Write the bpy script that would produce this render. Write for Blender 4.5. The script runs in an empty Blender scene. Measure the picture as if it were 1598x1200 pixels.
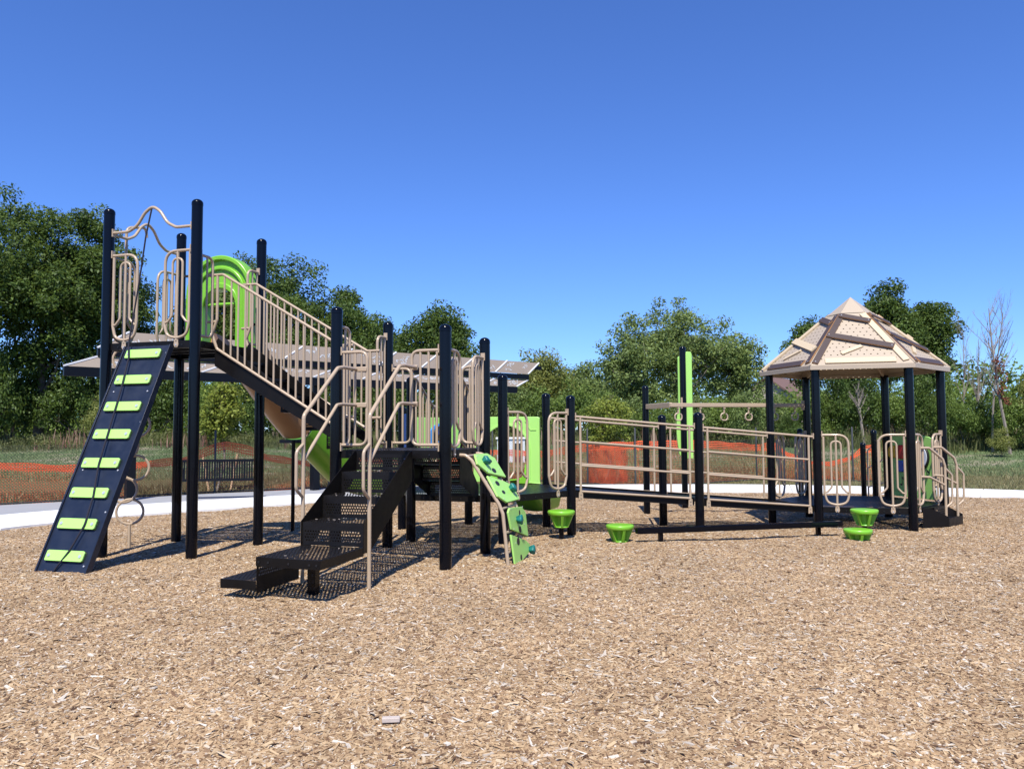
import bpy, math, random
import numpy as np
from mathutils import Vector, Matrix

C = bpy.context.scene
R = math.radians
random.seed(7)
col = C.collection

# ------------------------------------------------------------------ camera, sky, sun
cam_d = bpy.data.cameras.new('camera')
cam = bpy.data.objects.new('camera', cam_d)
col.objects.link(cam)
cam_d.sensor_width = 36.0
cam_d.lens = 36.0 * 1235.6 / 1598.0
cam_d.clip_start = 0.05
cam_d.clip_end = 2000
tilt, roll = 0.0574, 0.0054
fwd = Vector((0, math.cos(tilt), math.sin(tilt)))
up0 = Vector((0, -math.sin(tilt), math.cos(tilt)))
rt0 = Vector((1, 0, 0))
rt = rt0 * math.cos(roll) - up0 * math.sin(roll)
up = up0 * math.cos(roll) + rt0 * math.sin(roll)
m = Matrix((rt, up, -fwd)).transposed().to_4x4()
m.translation = Vector((0, 0, 1.40))
cam.matrix_world = m
C.camera = cam

SUN_EL = R(57)
SUN_AZ = math.atan2(-0.08, -1.0)          # direction towards the sun, as atan2(x, y)
w = bpy.data.worlds.new('World')
C.world = w
w.use_nodes = True
nt = w.node_tree
nt.nodes.clear()
sky = nt.nodes.new('ShaderNodeTexSky')
sky.sky_type = 'NISHITA'
sky.sun_disc = False
sky.sun_elevation = SUN_EL
sky.sun_rotation = SUN_AZ % (2 * math.pi)
sky.altitude = 300
sky.air_density = 1.0
sky.dust_density = 0.0
sky.ozone_density = 3.0
bg = nt.nodes.new('ShaderNodeBackground')
bg.inputs['Strength'].default_value = 0.066
hs = nt.nodes.new('ShaderNodeMix'); hs.data_type = 'RGBA'; hs.blend_type = 'MULTIPLY'
hs.inputs[0].default_value = 1.0
hs.inputs[7].default_value = (0.77, 1.13, 1.92, 1)      # clear deep-blue summer air
wo = nt.nodes.new('ShaderNodeOutputWorld')
nt.links.new(sky.outputs[0], hs.inputs[6])
nt.links.new(hs.outputs[2], bg.inputs['Color'])
nt.links.new(bg.outputs[0], wo.inputs['Surface'])

sd = bpy.data.lights.new('sun', 'SUN')
sd.energy = 5.0
sd.angle = R(0.5)
sd.color = (1.0, 0.955, 0.875)
so = bpy.data.objects.new('sun', sd)
col.objects.link(so)
tosun = Vector((math.sin(SUN_AZ) * math.cos(SUN_EL), math.cos(SUN_AZ) * math.cos(SUN_EL), math.sin(SUN_EL)))
so.rotation_euler = tosun.to_track_quat('Z', 'Y').to_euler()
so.location = (-10, -20, 40)

C.view_settings.view_transform = 'Standard'
C.view_settings.look = 'None'
C.view_settings.exposure = 0.6
C.view_settings.gamma = 1.0
C.view_settings.use_curve_mapping = False
C.render.engine = 'CYCLES'

# ------------------------------------------------------------------ materials
def mat(name, base, rough=0.5, spec=0.5, coat=0.0, metal=0.0, noise=0.0, nscale=20.0, bump=0.0, bscale=60.0, rvar=0.0, trans=None):
    mm = bpy.data.materials.new(name)
    mm.use_nodes = True
    t = mm.node_tree
    b = t.nodes['Principled BSDF']
    b.inputs['Roughness'].default_value = rough
    b.inputs['Specular IOR Level'].default_value = spec
    b.inputs['Metallic'].default_value = metal
    b.inputs['Coat Weight'].default_value = coat
    b.inputs['Coat Roughness'].default_value = 0.08
    b.inputs['Base Color'].default_value = (*base, 1)
    tc = t.nodes.new('ShaderNodeTexCoord')
    if noise > 0 or rvar > 0:
        n = t.nodes.new('ShaderNodeTexNoise')
        n.inputs['Scale'].default_value = nscale
        n.inputs['Detail'].default_value = 6
        n.inputs['Roughness'].default_value = 0.65
        t.links.new(tc.outputs['Object'], n.inputs['Vector'])
        if noise > 0:
            mx = t.nodes.new('ShaderNodeMix'); mx.data_type = 'RGBA'
            mx.inputs[6].default_value = (*[c * (1 - noise) for c in base], 1)
            mx.inputs[7].default_value = (*[min(1, c * (1 + noise)) for c in base], 1)
            t.links.new(n.outputs['Fac'], mx.inputs[0])
            t.links.new(mx.outputs[2], b.inputs['Base Color'])
        if rvar > 0:
            mr = t.nodes.new('ShaderNodeMapRange')
            mr.inputs[1].default_value = 0.3; mr.inputs[2].default_value = 0.7
            mr.inputs[3].default_value = max(0.02, rough - rvar); mr.inputs[4].default_value = min(1, rough + rvar)
            t.links.new(n.outputs['Fac'], mr.inputs[0])
            t.links.new(mr.outputs[0], b.inputs['Roughness'])
    if bump > 0:
        n2 = t.nodes.new('ShaderNodeTexNoise')
        n2.inputs['Scale'].default_value = bscale
        n2.inputs['Detail'].default_value = 3
        t.links.new(tc.outputs['Object'], n2.inputs['Vector'])
        bp = t.nodes.new('ShaderNodeBump')
        bp.inputs['Strength'].default_value = bump
        bp.inputs['Distance'].default_value = 0.01
        t.links.new(n2.outputs['Fac'], bp.inputs['Height'])
        t.links.new(bp.outputs[0], b.inputs['Normal'])
    return mm

M = {}
M['post'] = mat('post_black', (0.0022, 0.0028, 0.0052), 0.15, 0.22, coat=0.0, rvar=0.04, nscale=9)
M['deck'] = mat('coated_deck_black', (0.0075, 0.0066, 0.007), 0.40, 0.25, noise=0.25, nscale=14, rvar=0.10, bump=0.10, bscale=120)
M['steel'] = mat('stringer_black', (0.0055, 0.0045, 0.004), 0.42, 0.2, noise=0.3, nscale=8, rvar=0.10)
M['board'] = mat('navy_board', (0.010, 0.015, 0.030), 0.40, 0.45, noise=0.4, nscale=6, rvar=0.10)
M['tan'] = mat('tan_powder_coat', (0.385, 0.295, 0.205), 0.30, 0.4, coat=0.1, noise=0.04, nscale=5)
M['lime'] = mat('lime_board', (0.35, 0.66, 0.155), 0.40, 0.5, noise=0.04, nscale=7)
M['limepl'] = mat('lime_moulded_plastic', (0.17, 0.43, 0.03), 0.30, 0.5, noise=0.06, nscale=5)
M['tanpl'] = mat('tan_moulded_plastic', (0.36, 0.20, 0.09), 0.35, 0.5, noise=0.06, nscale=5)
M['edge'] = mat('board_core_black', (0.012, 0.012, 0.012), 0.5)
M['teal'] = mat('teal_grip', (0.006, 0.13, 0.12), 0.45, 0.4, noise=0.2, nscale=30)
M['rooftan'] = mat('roof_tan', (0.385, 0.315, 0.235), 0.45, 0.4, noise=0.05, nscale=3)
M['slatdark'] = mat('slat_dark', (0.060, 0.043, 0.040), 0.55, 0.3, noise=0.12, nscale=12)
M['slattan'] = mat('slat_tan', (0.55, 0.435, 0.285), 0.50, 0.3, noise=0.05, nscale=12)
M['slatcore'] = mat('slat_core', (0.30, 0.16, 0.07), 0.6)
M['zinc'] = mat('zinc_bolt', (0.55, 0.55, 0.56), 0.35, 0.5, metal=0.45)
M['rope'] = mat('rope_dark', (0.022, 0.022, 0.034), 0.8, 0.2, bump=0.6, bscale=300)
M['white'] = mat('white_trim', (0.75, 0.75, 0.74), 0.5)
M['leafprint'] = mat('leaf_print', (0.40, 0.41, 0.42), 0.6)
M['blue'] = mat('blue_plastic', (0.02, 0.10, 0.42), 0.35)
M['ltblue'] = mat('light_blue_plastic', (0.06, 0.30, 0.75), 0.35)
M['red'] = mat('red_plastic', (0.55, 0.015, 0.015), 0.35)
M['yellow'] = mat('yellow_plastic', (0.70, 0.38, 0.01), 0.35)
M['silver'] = mat('drum_skin', (0.62, 0.66, 0.74), 0.35, noise=0.05)
M['rubber'] = mat('black_plastic', (0.01, 0.01, 0.011), 0.4)
M['fascia'] = mat('shelter_black', (0.003, 0.004, 0.007), 0.4, 0.2)
M['shade'] = mat('shade_panel_taupe', (0.235, 0.19, 0.15), 0.6, noise=0.06, nscale=2)
M['wood'] = mat('stake_wood', (0.50, 0.33, 0.19), 0.8, noise=0.2, nscale=25)
M['offcut'] = mat('grey_wood_offcut', (0.42, 0.36, 0.32), 0.85, noise=0.3, nscale=60)
M['orange'] = mat('orange_net', (0.86, 0.135, 0.045), 0.55, 0.3)
M['wire'] = mat('fence_wire', (0.035, 0.037, 0.038), 0.45)
M['bark'] = mat('bark_grey', (0.13, 0.105, 0.085), 0.95, 0.1, noise=0.45, nscale=7, bump=0.8, bscale=18)
M['barkpale'] = mat('bark_pale', (0.22, 0.19, 0.16), 0.95, 0.1, noise=0.3, nscale=6, bump=0.5, bscale=18)
M['wall'] = mat('house_wall', (0.36, 0.30, 0.25), 0.8, noise=0.08)
M['whitewall'] = mat('white_cladding', (0.62, 0.66, 0.70), 0.6, noise=0.05)
M['roofbrown'] = mat('roof_shingle', (0.13, 0.075, 0.062), 0.9, noise=0.25, nscale=4)
M['roofgreen'] = mat('roof_green_metal', (0.08, 0.20, 0.16), 0.5)
M['glass'] = mat('window_glass', (0.03, 0.04, 0.05), 0.08, 0.8)

def leafmat(name, dark, light, trans=0.25):
    mm = bpy.data.materials.new(name)
    mm.use_nodes = True
    t = mm.node_tree
    t.nodes.clear()
    o = t.nodes.new('ShaderNodeOutputMaterial')
    a = t.nodes.new('ShaderNodeAttribute'); a.attribute_name = 'tint'
    cr = t.nodes.new('ShaderNodeValToRGB')
    cr.color_ramp.elements[0].color = (*dark, 1)
    cr.color_ramp.elements[1].color = (*light, 1)
    t.links.new(a.outputs['Fac'], cr.inputs[0])
    p = t.nodes.new('ShaderNodeBsdfPrincipled')
    p.inputs['Roughness'].default_value = 0.58
    p.inputs['Specular IOR Level'].default_value = 0.35
    tr = t.nodes.new('ShaderNodeBsdfTranslucent')
    mx = t.nodes.new('ShaderNodeMixShader'); mx.inputs[0].default_value = trans
    hb = t.nodes.new('ShaderNodeHueSaturation'); hb.inputs['Hue'].default_value = 0.48
    hb.inputs['Value'].default_value = 1.5
    t.links.new(cr.outputs[0], p.inputs['Base Color'])
    t.links.new(cr.outputs[0], hb.inputs['Color'])
    t.links.new(hb.outputs[0], tr.inputs['Color'])
    t.links.new(p.outputs[0], mx.inputs[1]); t.links.new(tr.outputs[0], mx.inputs[2])
    t.links.new(mx.outputs[0], o.inputs['Surface'])
    return mm

M['leaf_dark'] = leafmat('leaf_dark_green', (0.028, 0.056, 0.010), (0.115, 0.180, 0.032), .34)
M['leaf_mid'] = leafmat('leaf_mid_green', (0.050, 0.092, 0.016), (0.185, 0.265, 0.052), .36)
M['leaf_grey'] = leafmat('leaf_grey_green', (0.075, 0.118, 0.030), (0.235, 0.310, 0.095), .36)
M['leaf_olive'] = leafmat('leaf_olive_green', (0.075, 0.105, 0.020), (0.260, 0.280, 0.075), .36)
M['leaf_young'] = leafmat('leaf_young_green', (0.085, 0.130, 0.016), (0.300, 0.350, 0.065), 0.36)
M['leaf_red'] = leafmat('leaf_russet', (0.10, 0.03, 0.02), (0.30, 0.10, 0.05))
M['weed'] = leafmat('weed_green', (0.050, 0.078, 0.018), (0.215, 0.215, 0.085), 0.3)
M['weedred'] = leafmat('weed_seed_heads', (0.14, 0.05, 0.035), (0.42, 0.30, 0.22), 0.2)
M['turf'] = leafmat('turf_blades', (0.065, 0.120, 0.040), (0.24, 0.26, 0.12), 0.25)
M['verge'] = leafmat('verge_blades', (0.09, 0.12, 0.04), (0.31, 0.26, 0.14), 0.2)
M['meadow'] = leafmat('meadow_scrub', (0.080, 0.066, 0.028), (0.215, 0.185, 0.075), 0.15)

# ------------------------------------------------------------------ mesh builder
class MB:
    def __init__(s):
        s.v = []; s.f = []
    def add(s, vs, fs):
        b = len(s.v)
        s.v.extend([tuple(p) for p in vs])
        s.f.extend([tuple(b + i for i in f) for f in fs])
        return s
    def box(s, c, sx, sy, sz, ux=(1, 0, 0), uy=(0, 1, 0), uz=(0, 0, 1)):
        c = Vector(c); ux = Vector(ux); uy = Vector(uy); uz = Vector(uz)
        vs = [c + ux * (i * sx / 2) + uy * (j * sy / 2) + uz * (k * sz / 2) for k in (-1, 1) for j in (-1, 1) for i in (-1, 1)]
        return s.add(vs, [(0, 2, 3, 1), (4, 5, 7, 6), (0, 1, 5, 4), (2, 6, 7, 3), (0, 4, 6, 2), (1, 3, 7, 5)])
    def bar(s, a, b, wd, ht, upv=(0, 0, 1)):
        a = Vector(a); b = Vector(b); d = b - a; L = d.length; d.normalize()
        sd_ = d.cross(Vector(upv)); sd_.normalize(); u = sd_.cross(d)
        return s.box((a + b) / 2, L, wd, ht, d, sd_, u)
    def tube(s, path, r, seg=8, cap=True, closed=False):
        P = [Vector(p) for p in path]
        n = len(P)
        rr = r if isinstance(r, (list, tuple)) else [r] * n
        T = []
        for i in range(n):
            if closed:
                t = P[(i + 1) % n] - P[i - 1]
            else:
                t = P[min(i + 1, n - 1)] - P[max(i - 1, 0)]
            t.normalize(); T.append(t)
        a = Vector((0, 0, 1)) if abs(T[0].z) < 0.9 else Vector((1, 0, 0))
        N = (a - T[0] * a.dot(T[0])).normalized()
        b0 = len(s.v)
        for i in range(n):
            N = (N - T[i] * N.dot(T[i])).normalized()
            B = T[i].cross(N)
            for k in range(seg):
                an = 2 * math.pi * k / seg
                s.v.append(tuple(P[i] + (N * math.cos(an) + B * math.sin(an)) * rr[i]))
        m_ = n if closed else n - 1
        for i in range(m_):
            j = (i + 1) % n
            for k in range(seg):
                k2 = (k + 1) % seg
                s.f.append((b0 + i * seg + k, b0 + i * seg + k2, b0 + j * seg + k2, b0 + j * seg + k))
        if cap and not closed:
            s.f.append(tuple(b0 + k for k in reversed(range(seg))))
            s.f.append(tuple(b0 + (n - 1) * seg + k for k in range(seg)))
        return s
    def lathe(s, prof, seg=24, c=(0, 0, 0)):
        b0 = len(s.v); c = Vector(c)
        for r, z in prof:
            for k in range(seg):
                an = 2 * math.pi * k / seg
                s.v.append((c.x + r * math.cos(an), c.y + r * math.sin(an), c.z + z))
        for i in range(len(prof) - 1):
            for k in range(seg):
                k2 = (k + 1) % seg
                s.f.append((b0 + i * seg + k, b0 + i * seg + k2, b0 + (i + 1) * seg + k2, b0 + (i + 1) * seg + k))
        s.f.append(tuple(b0 + k for k in reversed(range(seg))))
        t = b0 + (len(prof) - 1) * seg
        s.f.append(tuple(t + k for k in range(seg)))
        return s
    def prism(s, poly, ext):
        """poly: list of 3d points, ext: extrusion vector"""
        n = len(poly); e = Vector(ext)
        vs = [Vector(p) for p in poly] + [Vector(p) + e for p in poly]
        fs = [tuple(reversed(range(n))), tuple(range(n, 2 * n))]
        fs += [(i, (i + 1) % n, n + (i + 1) % n, n + i) for i in range(n)]
        return s.add(vs, fs)
    def band(s, outer, inner, ext):
        """ring-like open band between two equal length 3d polylines, extruded"""
        n = len(outer); e = Vector(ext)
        O = [Vector(p) for p in outer]; I = [Vector(p) for p in inner]
        vs = O + I + [p + e for p in O] + [p + e for p in I]
        fs = []
        for i in range(n - 1):
            fs += [(i, i + 1, n + i + 1, n + i), (2 * n + i, 3 * n + i, 3 * n + i + 1, 2 * n + i + 1),
                   (i, 2 * n + i, 2 * n + i + 1, i + 1), (n + i, n + i + 1, 3 * n + i + 1, 3 * n + i)]
        for i in (0, n - 1):
            fs.append((i, n + i, 3 * n + i, 2 * n + i))
        return s.add(vs, fs)
    def perf(s, poly, O, ux, uy, pitch=0.03, hole=0.015, margin=0.02):
        """perforated sheet: staggered rows of square holes inside a convex 2d polygon"""
        O = Vector(O); ux = Vector(ux); uy = Vector(uy)
        ys = [p[1] for p in poly]; y0, y1 = min(ys), max(ys)
        def ext(y):
            xs = []
            for i in range(len(poly)):
                a = poly[i]; b = poly[(i + 1) % len(poly)]
                if (a[1] - y) * (b[1] - y) <= 0 and a[1] != b[1]:
                    xs.append(a[0] + (b[0] - a[0]) * (y - a[1]) / (b[1] - a[1]))
            return (min(xs), max(xs)) if len(xs) >= 2 else None
        def quad(xa0, xa1, ya, xb0, xb1, yb):
            s.add([O + ux * xa0 + uy * ya, O + ux * xa1 + uy * ya, O + ux * xb1 + uy * yb, O + ux * xb0 + uy * yb], [(0, 1, 2, 3)])
        n = max(1, int((y1 - y0 - 2 * margin) / pitch))
        y = y0
        row = 0
        m0 = (y1 - y0 - n * pitch) / 2
        eps = 1e-4
        e0 = ext(y0 + eps); e1 = ext(y0 + m0 + (pitch - hole) / 2)
        quad(e0[0], e0[1], y0, e1[0], e1[1], y0 + m0 + (pitch - hole) / 2)
        for r_ in range(n):
            ya = y0 + m0 + r_ * pitch + (pitch - hole) / 2
            yb = ya + hole
            yc = ya + pitch if r_ < n - 1 else y1
            ea, eb, ec = ext(ya), ext(yb), ext(yc - eps if r_ == n - 1 else yc)
            if not (ea and eb and ec): continue
            lo = max(ea[0], eb[0]) + margin; hi = min(ea[1], eb[1]) - margin
            off = (r_ % 2) * pitch / 2
            k0 = math.ceil((lo - off) / pitch); xs = []
            k = k0
            while off + k * pitch + hole <= hi:
                xs.append(off + k * pitch); k += 1
            la, lb = ea[0], eb[0]
            for x in xs:
                quad(la, x, ya, lb, x, yb)
                la = lb = x + hole
            quad(la, ea[1], ya, lb, eb[1], yb)
            quad(eb[0], eb[1], yb, ec[0], ec[1], yc)
        return s

def mesh_of(mb, name, mats, smooth=True, bevel=0, sharp=0.7):
    me = bpy.data.meshes.new(name)
    me.from_pydata(mb.v, [], mb.f)
    for m_ in (mats if isinstance(mats, (list, tuple)) else [mats]):
        me.materials.append(M[m_] if isinstance(m_, str) else m_)
    if smooth:
        me.polygons.foreach_set('use_smooth', [True] * len(me.polygons))
        me.set_sharp_from_angle(angle=sharp)
    me.update()
    return me

WLOC = {}
def tagit(o, label=None, cat=None, group=None, kind=None):
    if label: o['label'] = label
    if cat: o['category'] = cat
    if group: o['group'] = group
    if kind: o['kind'] = kind
    return o

def thing(name, loc, label, cat, group=None):
    o = bpy.data.objects.new(name, None)
    o.empty_display_size = 0.2
    o.location = loc
    col.objects.link(o)
    WLOC[o] = Vector(loc)
    return tagit(o, label, cat, group)

def part(name, mb, mats, parent=None, smooth=True, bevel=0.0, sharp=0.7, label=None, solid=0.0, kind=None, loc=None):
    """mesh object from world-space geometry, origin at its own centre"""
    if loc is None:
        xs = [p[0] for p in mb.v]; ys = [p[1] for p in mb.v]; zs = [p[2] for p in mb.v]
        c = Vector(((min(xs) + max(xs)) / 2, (min(ys) + max(ys)) / 2, min(zs)))
    else:
        c = Vector(loc)
    mb.v = [(p[0] - c.x, p[1] - c.y, p[2] - c.z) for p in mb.v]
    me = mesh_of(mb, name, mats, smooth, sharp=sharp)
    o = bpy.data.objects.new(name, me)
    col.objects.link(o)
    if parent is not None:
        o.parent = parent
        o.location = c - WLOC[parent]
    else:
        o.location = c
    WLOC[o] = c
    if bevel > 0:
        b = o.modifiers.new('bevel', 'BEVEL'); b.width = bevel; b.segments = 2; b.limit_method = 'ANGLE'; b.angle_limit = 0.6
    if solid > 0:
        q = o.modifiers.new('solid', 'SOLIDIFY'); q.thickness = solid
    return tagit(o, label=label, kind=kind)

def inst(name, me, parent, loc, rz=0.0, label=None):
    o = bpy.data.objects.new(name, me)
    col.objects.link(o)
    loc = Vector(loc)
    if parent is not None:
        o.parent = parent; o.location = loc - WLOC[parent]
    else:
        o.location = loc
    o.rotation_euler = (0, 0, rz)
    WLOC[o] = loc
    if label: o['label'] = label
    return o

def fillet(pts, rad, seg=6):
    P = [Vector(p) for p in pts]
    rs = rad if isinstance(rad, (list, tuple)) else [rad] * len(P)
    out = [P[0]]
    for i in range(1, len(P) - 1):
        a = P[i - 1] - P[i]; b = P[i + 1] - P[i]
        la, lb = a.length, b.length
        a.normalize(); b.normalize()
        ang = a.angle(b)
        if ang > 3.1 or rs[i] == 0:
            out.append(P[i]); continue
        d = min(rs[i] / math.tan(ang / 2), la * 0.49, lb * 0.49)
        p0 = P[i] + a * d; p1 = P[i] + b * d
        for k in range(seg + 1):
            t = k / seg
            q = p0 * (1 - t) ** 2 + P[i] * (2 * t * (1 - t)) + p1 * t ** 2
            out.append(q)
    out.append(P[-1])
    return out

def sample(pl, n):
    P = [Vector(p) for p in pl]
    d = [0]
    for i in range(1, len(P)): d.append(d[-1] + (P[i] - P[i - 1]).length)
    out = []
    j = 0
    for k in range(n):
        t = d[-1] * k / (n - 1)
        while j < len(P) - 2 and d[j + 1] < t: j += 1
        q = (t - d[j]) / max(1e-9, d[j + 1] - d[j])
        out.append(P[j].lerp(P[j + 1], min(1, q)))
    return out

# ------------------------------------------------------------------ plan of the play area
AN = -0.2951
def U2(a): return Vector((math.cos(a), math.sin(a), 0))
e, n = U2(AN), U2(AN + math.pi / 2)
r30, b60, c120 = U2(AN + math.pi / 6), U2(AN + math.pi / 3), U2(AN + 2 * math.pi / 3)
Z = Vector((0, 0, 1))
S = 1.22; LS = 1.7652; BR = 0.6708; RL = 3.683
P = {}
P[5] = Vector((-1.8333, 8.2491, 0)); P[7] = P[5] + S * e; P[6] = P[5] + S * n; P[8] = P[7] + S * n
P[2] = P[5] - LS * e; P[4] = P[2] + S * n; P[1] = P[2] - S * e; P[3] = P[1] + S * n
P['A'] = P[6] + BR * n; P['B'] = P[8] + BR * n
P['C'] = P['B'] + S * b60; P['D'] = P['C'] + S * c120; P['E'] = P['D'] - S * e; P['F'] = P['E'] - S * b60
P['M1'] = P['C'] + RL / 2 * r30; P['M2'] = P['D'] + RL / 2 * r30
P['G1'] = P['C'] + RL * r30; P['G2'] = P['D'] + RL * r30
P['G3'] = P['G1'] + S * e; P['G4'] = P['G3'] + S * b60; P['G5'] = P['G4'] + S * c120; P['G6'] = P['G5'] - S * e
ZT, ZL, ZH, ZG = 2.42, 1.20, 0.60, 0.285

# ------------------------------------------------------------------ terrain
GP = np.array([(-4.69, 9.1, -.02), (-3.5, 8.76, .03), (-4.3, 10.3, -.02), (-3.2, 9.9, -.01), (-1.5, 9.4, .04), (-.67, 7.9, .04), (-.3, 9.06, .01),
               (-1.3, 10.06, .02), (-.1, 9.7, .03), (.78, 10.5, .03), (.5, 11.7, -.03), (-.67, 12.1, -.02), (2.3, 12.1, -.07), (2.6, 10.95, .01),
               (4.1, 12.6, -.10), (5.5, 11.0, 0), (4.3, 7.9, .0), (-4.5, 7.9, .045), (-1.3, 7.1, .04), (0, 3, 0), (-3, 4, 0), (3, 4, 0), (0, 0, 0), (8, 8, -.02),
               (-8, 8, -.03), (-7.5, 12, -.07), (-5, 15, -.08), (0, 18, -.09), (5, 18, -.10), (9, 17, -.10), (12, 12, -.06), (1.8, 9.9, 0), (4.0, 10.5, 0), (.6, 10.1, .0), (1.3, 9.9, 0)])
def chip_h(X, Y):
    X = np.asarray(X, float); Y = np.asarray(Y, float)
    num = np.zeros_like(X); den = np.zeros_like(X)
    for gx, gy, gz in GP:
        wt = 1.0 / (((X - gx) ** 2 + (Y - gy) ** 2 + 0.35) ** 1.6)
        num += wt * gz; den += wt
    h = num / den
    h += 0.012 * np.sin(X * 3.1 + 1.3 * np.sin(Y * 1.7)) * np.sin(Y * 2.3 + 0.9) + 0.006 * np.sin(X * 9.3 + Y * 4.0) * np.sin(Y * 11.0 - X * 3)
    h += 0.018 * np.maximum(0, np.sin(X * 0.9 + 2.1 * np.sin(Y * .7)) * np.sin(Y * 1.3 + X * .5)) - 0.008
    return h
def field_h(X, Y):
    X = np.asarray(X, float); Y = np.asarray(Y, float)
    t = np.clip((Y - 21) / 24, 0, 1)
    h = -0.12 + 1.0 * t * t * (3 - 2 * t) * 0.92 + 0.05 * np.sin(X * 0.35 + Y * 0.2) * np.clip((Y - 22) / 8, 0, 1)
    h = h + 0.03 * np.sin(X * 1.3 + 2) * np.sin(Y * 1.1) * np.clip((Y - 22) / 4, 0, 1)
    return h

def fast_mesh(name, V, F, mats, smooth=False, tint=None):
    V = np.asarray(V, np.float32); F = np.asarray(F, np.int32)
    me = bpy.data.meshes.new(name)
    me.vertices.add(len(V)); me.vertices.foreach_set('co', V.ravel())
    k = F.shape[1]
    me.loops.add(F.size); me.loops.foreach_set('vertex_index', F.ravel())
    me.polygons.add(len(F)); me.polygons.foreach_set('loop_start', np.arange(0, F.size, k, dtype=np.int32))
    if smooth: me.polygons.foreach_set('use_smooth', np.ones(len(F), bool))
    for q in (mats if isinstance(mats, (list, tuple)) else [mats]): me.materials.append(M[q] if isinstance(q, str) else q)
    if tint is not None:
        a = me.attributes.new('tint', 'FLOAT', 'FACE'); a.data.foreach_set('value', np.asarray(tint, np.float32))
    me.update(calc_edges=True)
    me.validate()
    return me

INNER = [(-7.77, 12.1), (-7.3, 13.0), (-6.75, 13.85), (-5.83, 14.76), (-4.96, 15.5), (-4.13, 16.2), (-2.7, 17.2), (-.8, 18.2), (1.2, 18.8), (3.05, 18.95), (5.7, 18.75), (7.95, 18.0), (9.54, 17.3),
         (10.9, 16.3), (12.6, 14.2), (13.6, 11.3), (13.8, 8), (13.2, 3.5), (11, -1), (6, -4.6), (0, -5.6), (-5, -4.5), (-8.6, -.5), (-9.4, 4.5), (-8.7, 9.2)]
def catmull(pts, k=6):
    out = []
    N = len(pts)
    for i in range(N):
        p0, p1, p2, p3 = [np.array(pts[(i + j - 1) % N], float) for j in range(4)]
        for q in range(k):
            t = q / k
            out.append(0.5 * ((2 * p1) + (-p0 + p2) * t + (2 * p0 - 5 * p1 + 4 * p2 - p3) * t * t + (-p0 + 3 * p1 - 3 * p2 + p3) * t ** 3))
    return np.array(out)
IN = catmull(INNER)
tan_ = np.roll(IN, -1, 0) - np.roll(IN, 1, 0)
tan_ /= np.linalg.norm(tan_, axis=1)[:, None]
nrm = np.stack([-tan_[:, 1], tan_[:, 0]], 1)          # clockwise path: left of travel is outside
cen = IN.mean(0)
sgn = np.sign(((IN - cen) * nrm).sum(1).mean())
nrm *= sgn
def inside_ring(X, Y, grow=0.0):
    poly = IN + nrm * grow
    X = np.asarray(X); Y = np.asarray(Y)
    c = np.zeros(X.shape, bool)
    j = len(poly) - 1
    for i in range(len(poly)):
        xi, yi = poly[i]; xj, yj = poly[j]
        cond = ((yi > Y) != (yj > Y)) & (X < (xj - xi) * (Y - yi) / (yj - yi + 1e-12) + xi)
        c ^= cond
        j = i
    return c

# ground sheet (grass field) reaching the horizon
def grid_axis(segs):
    a = []
    for x0, x1, st in segs:
        a += list(np.arange(x0, x1, st))
    a.append(segs[-1][1])
    return np.array(a)
gx = grid_axis([(-900, -100, 100), (-100, -40, 10), (-40, 40, 1.0), (40, 100, 10), (100, 900.1, 100)])
gy = grid_axis([(-400, -40, 60), (-40, 16, 4), (16, 50, 0.8), (50, 100, 10), (100, 1300, 150)])
GX, GY = np.meshgrid(gx, gy)
GZ = field_h(GX, GY)
GZ = np.where(GY < 21, -0.22 + 0.10 * np.clip((GY - 19) / 2, 0, 1), GZ)
GZ = np.where(inside_ring(GX, GY, 1.0), -0.30, GZ)
idx = np.arange(GX.size).reshape(GX.shape)
F = np.stack([idx[:-1, :-1], idx[:-1, 1:], idx[1:, 1:], idx[1:, :-1]], -1).reshape(-1, 4)

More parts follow.
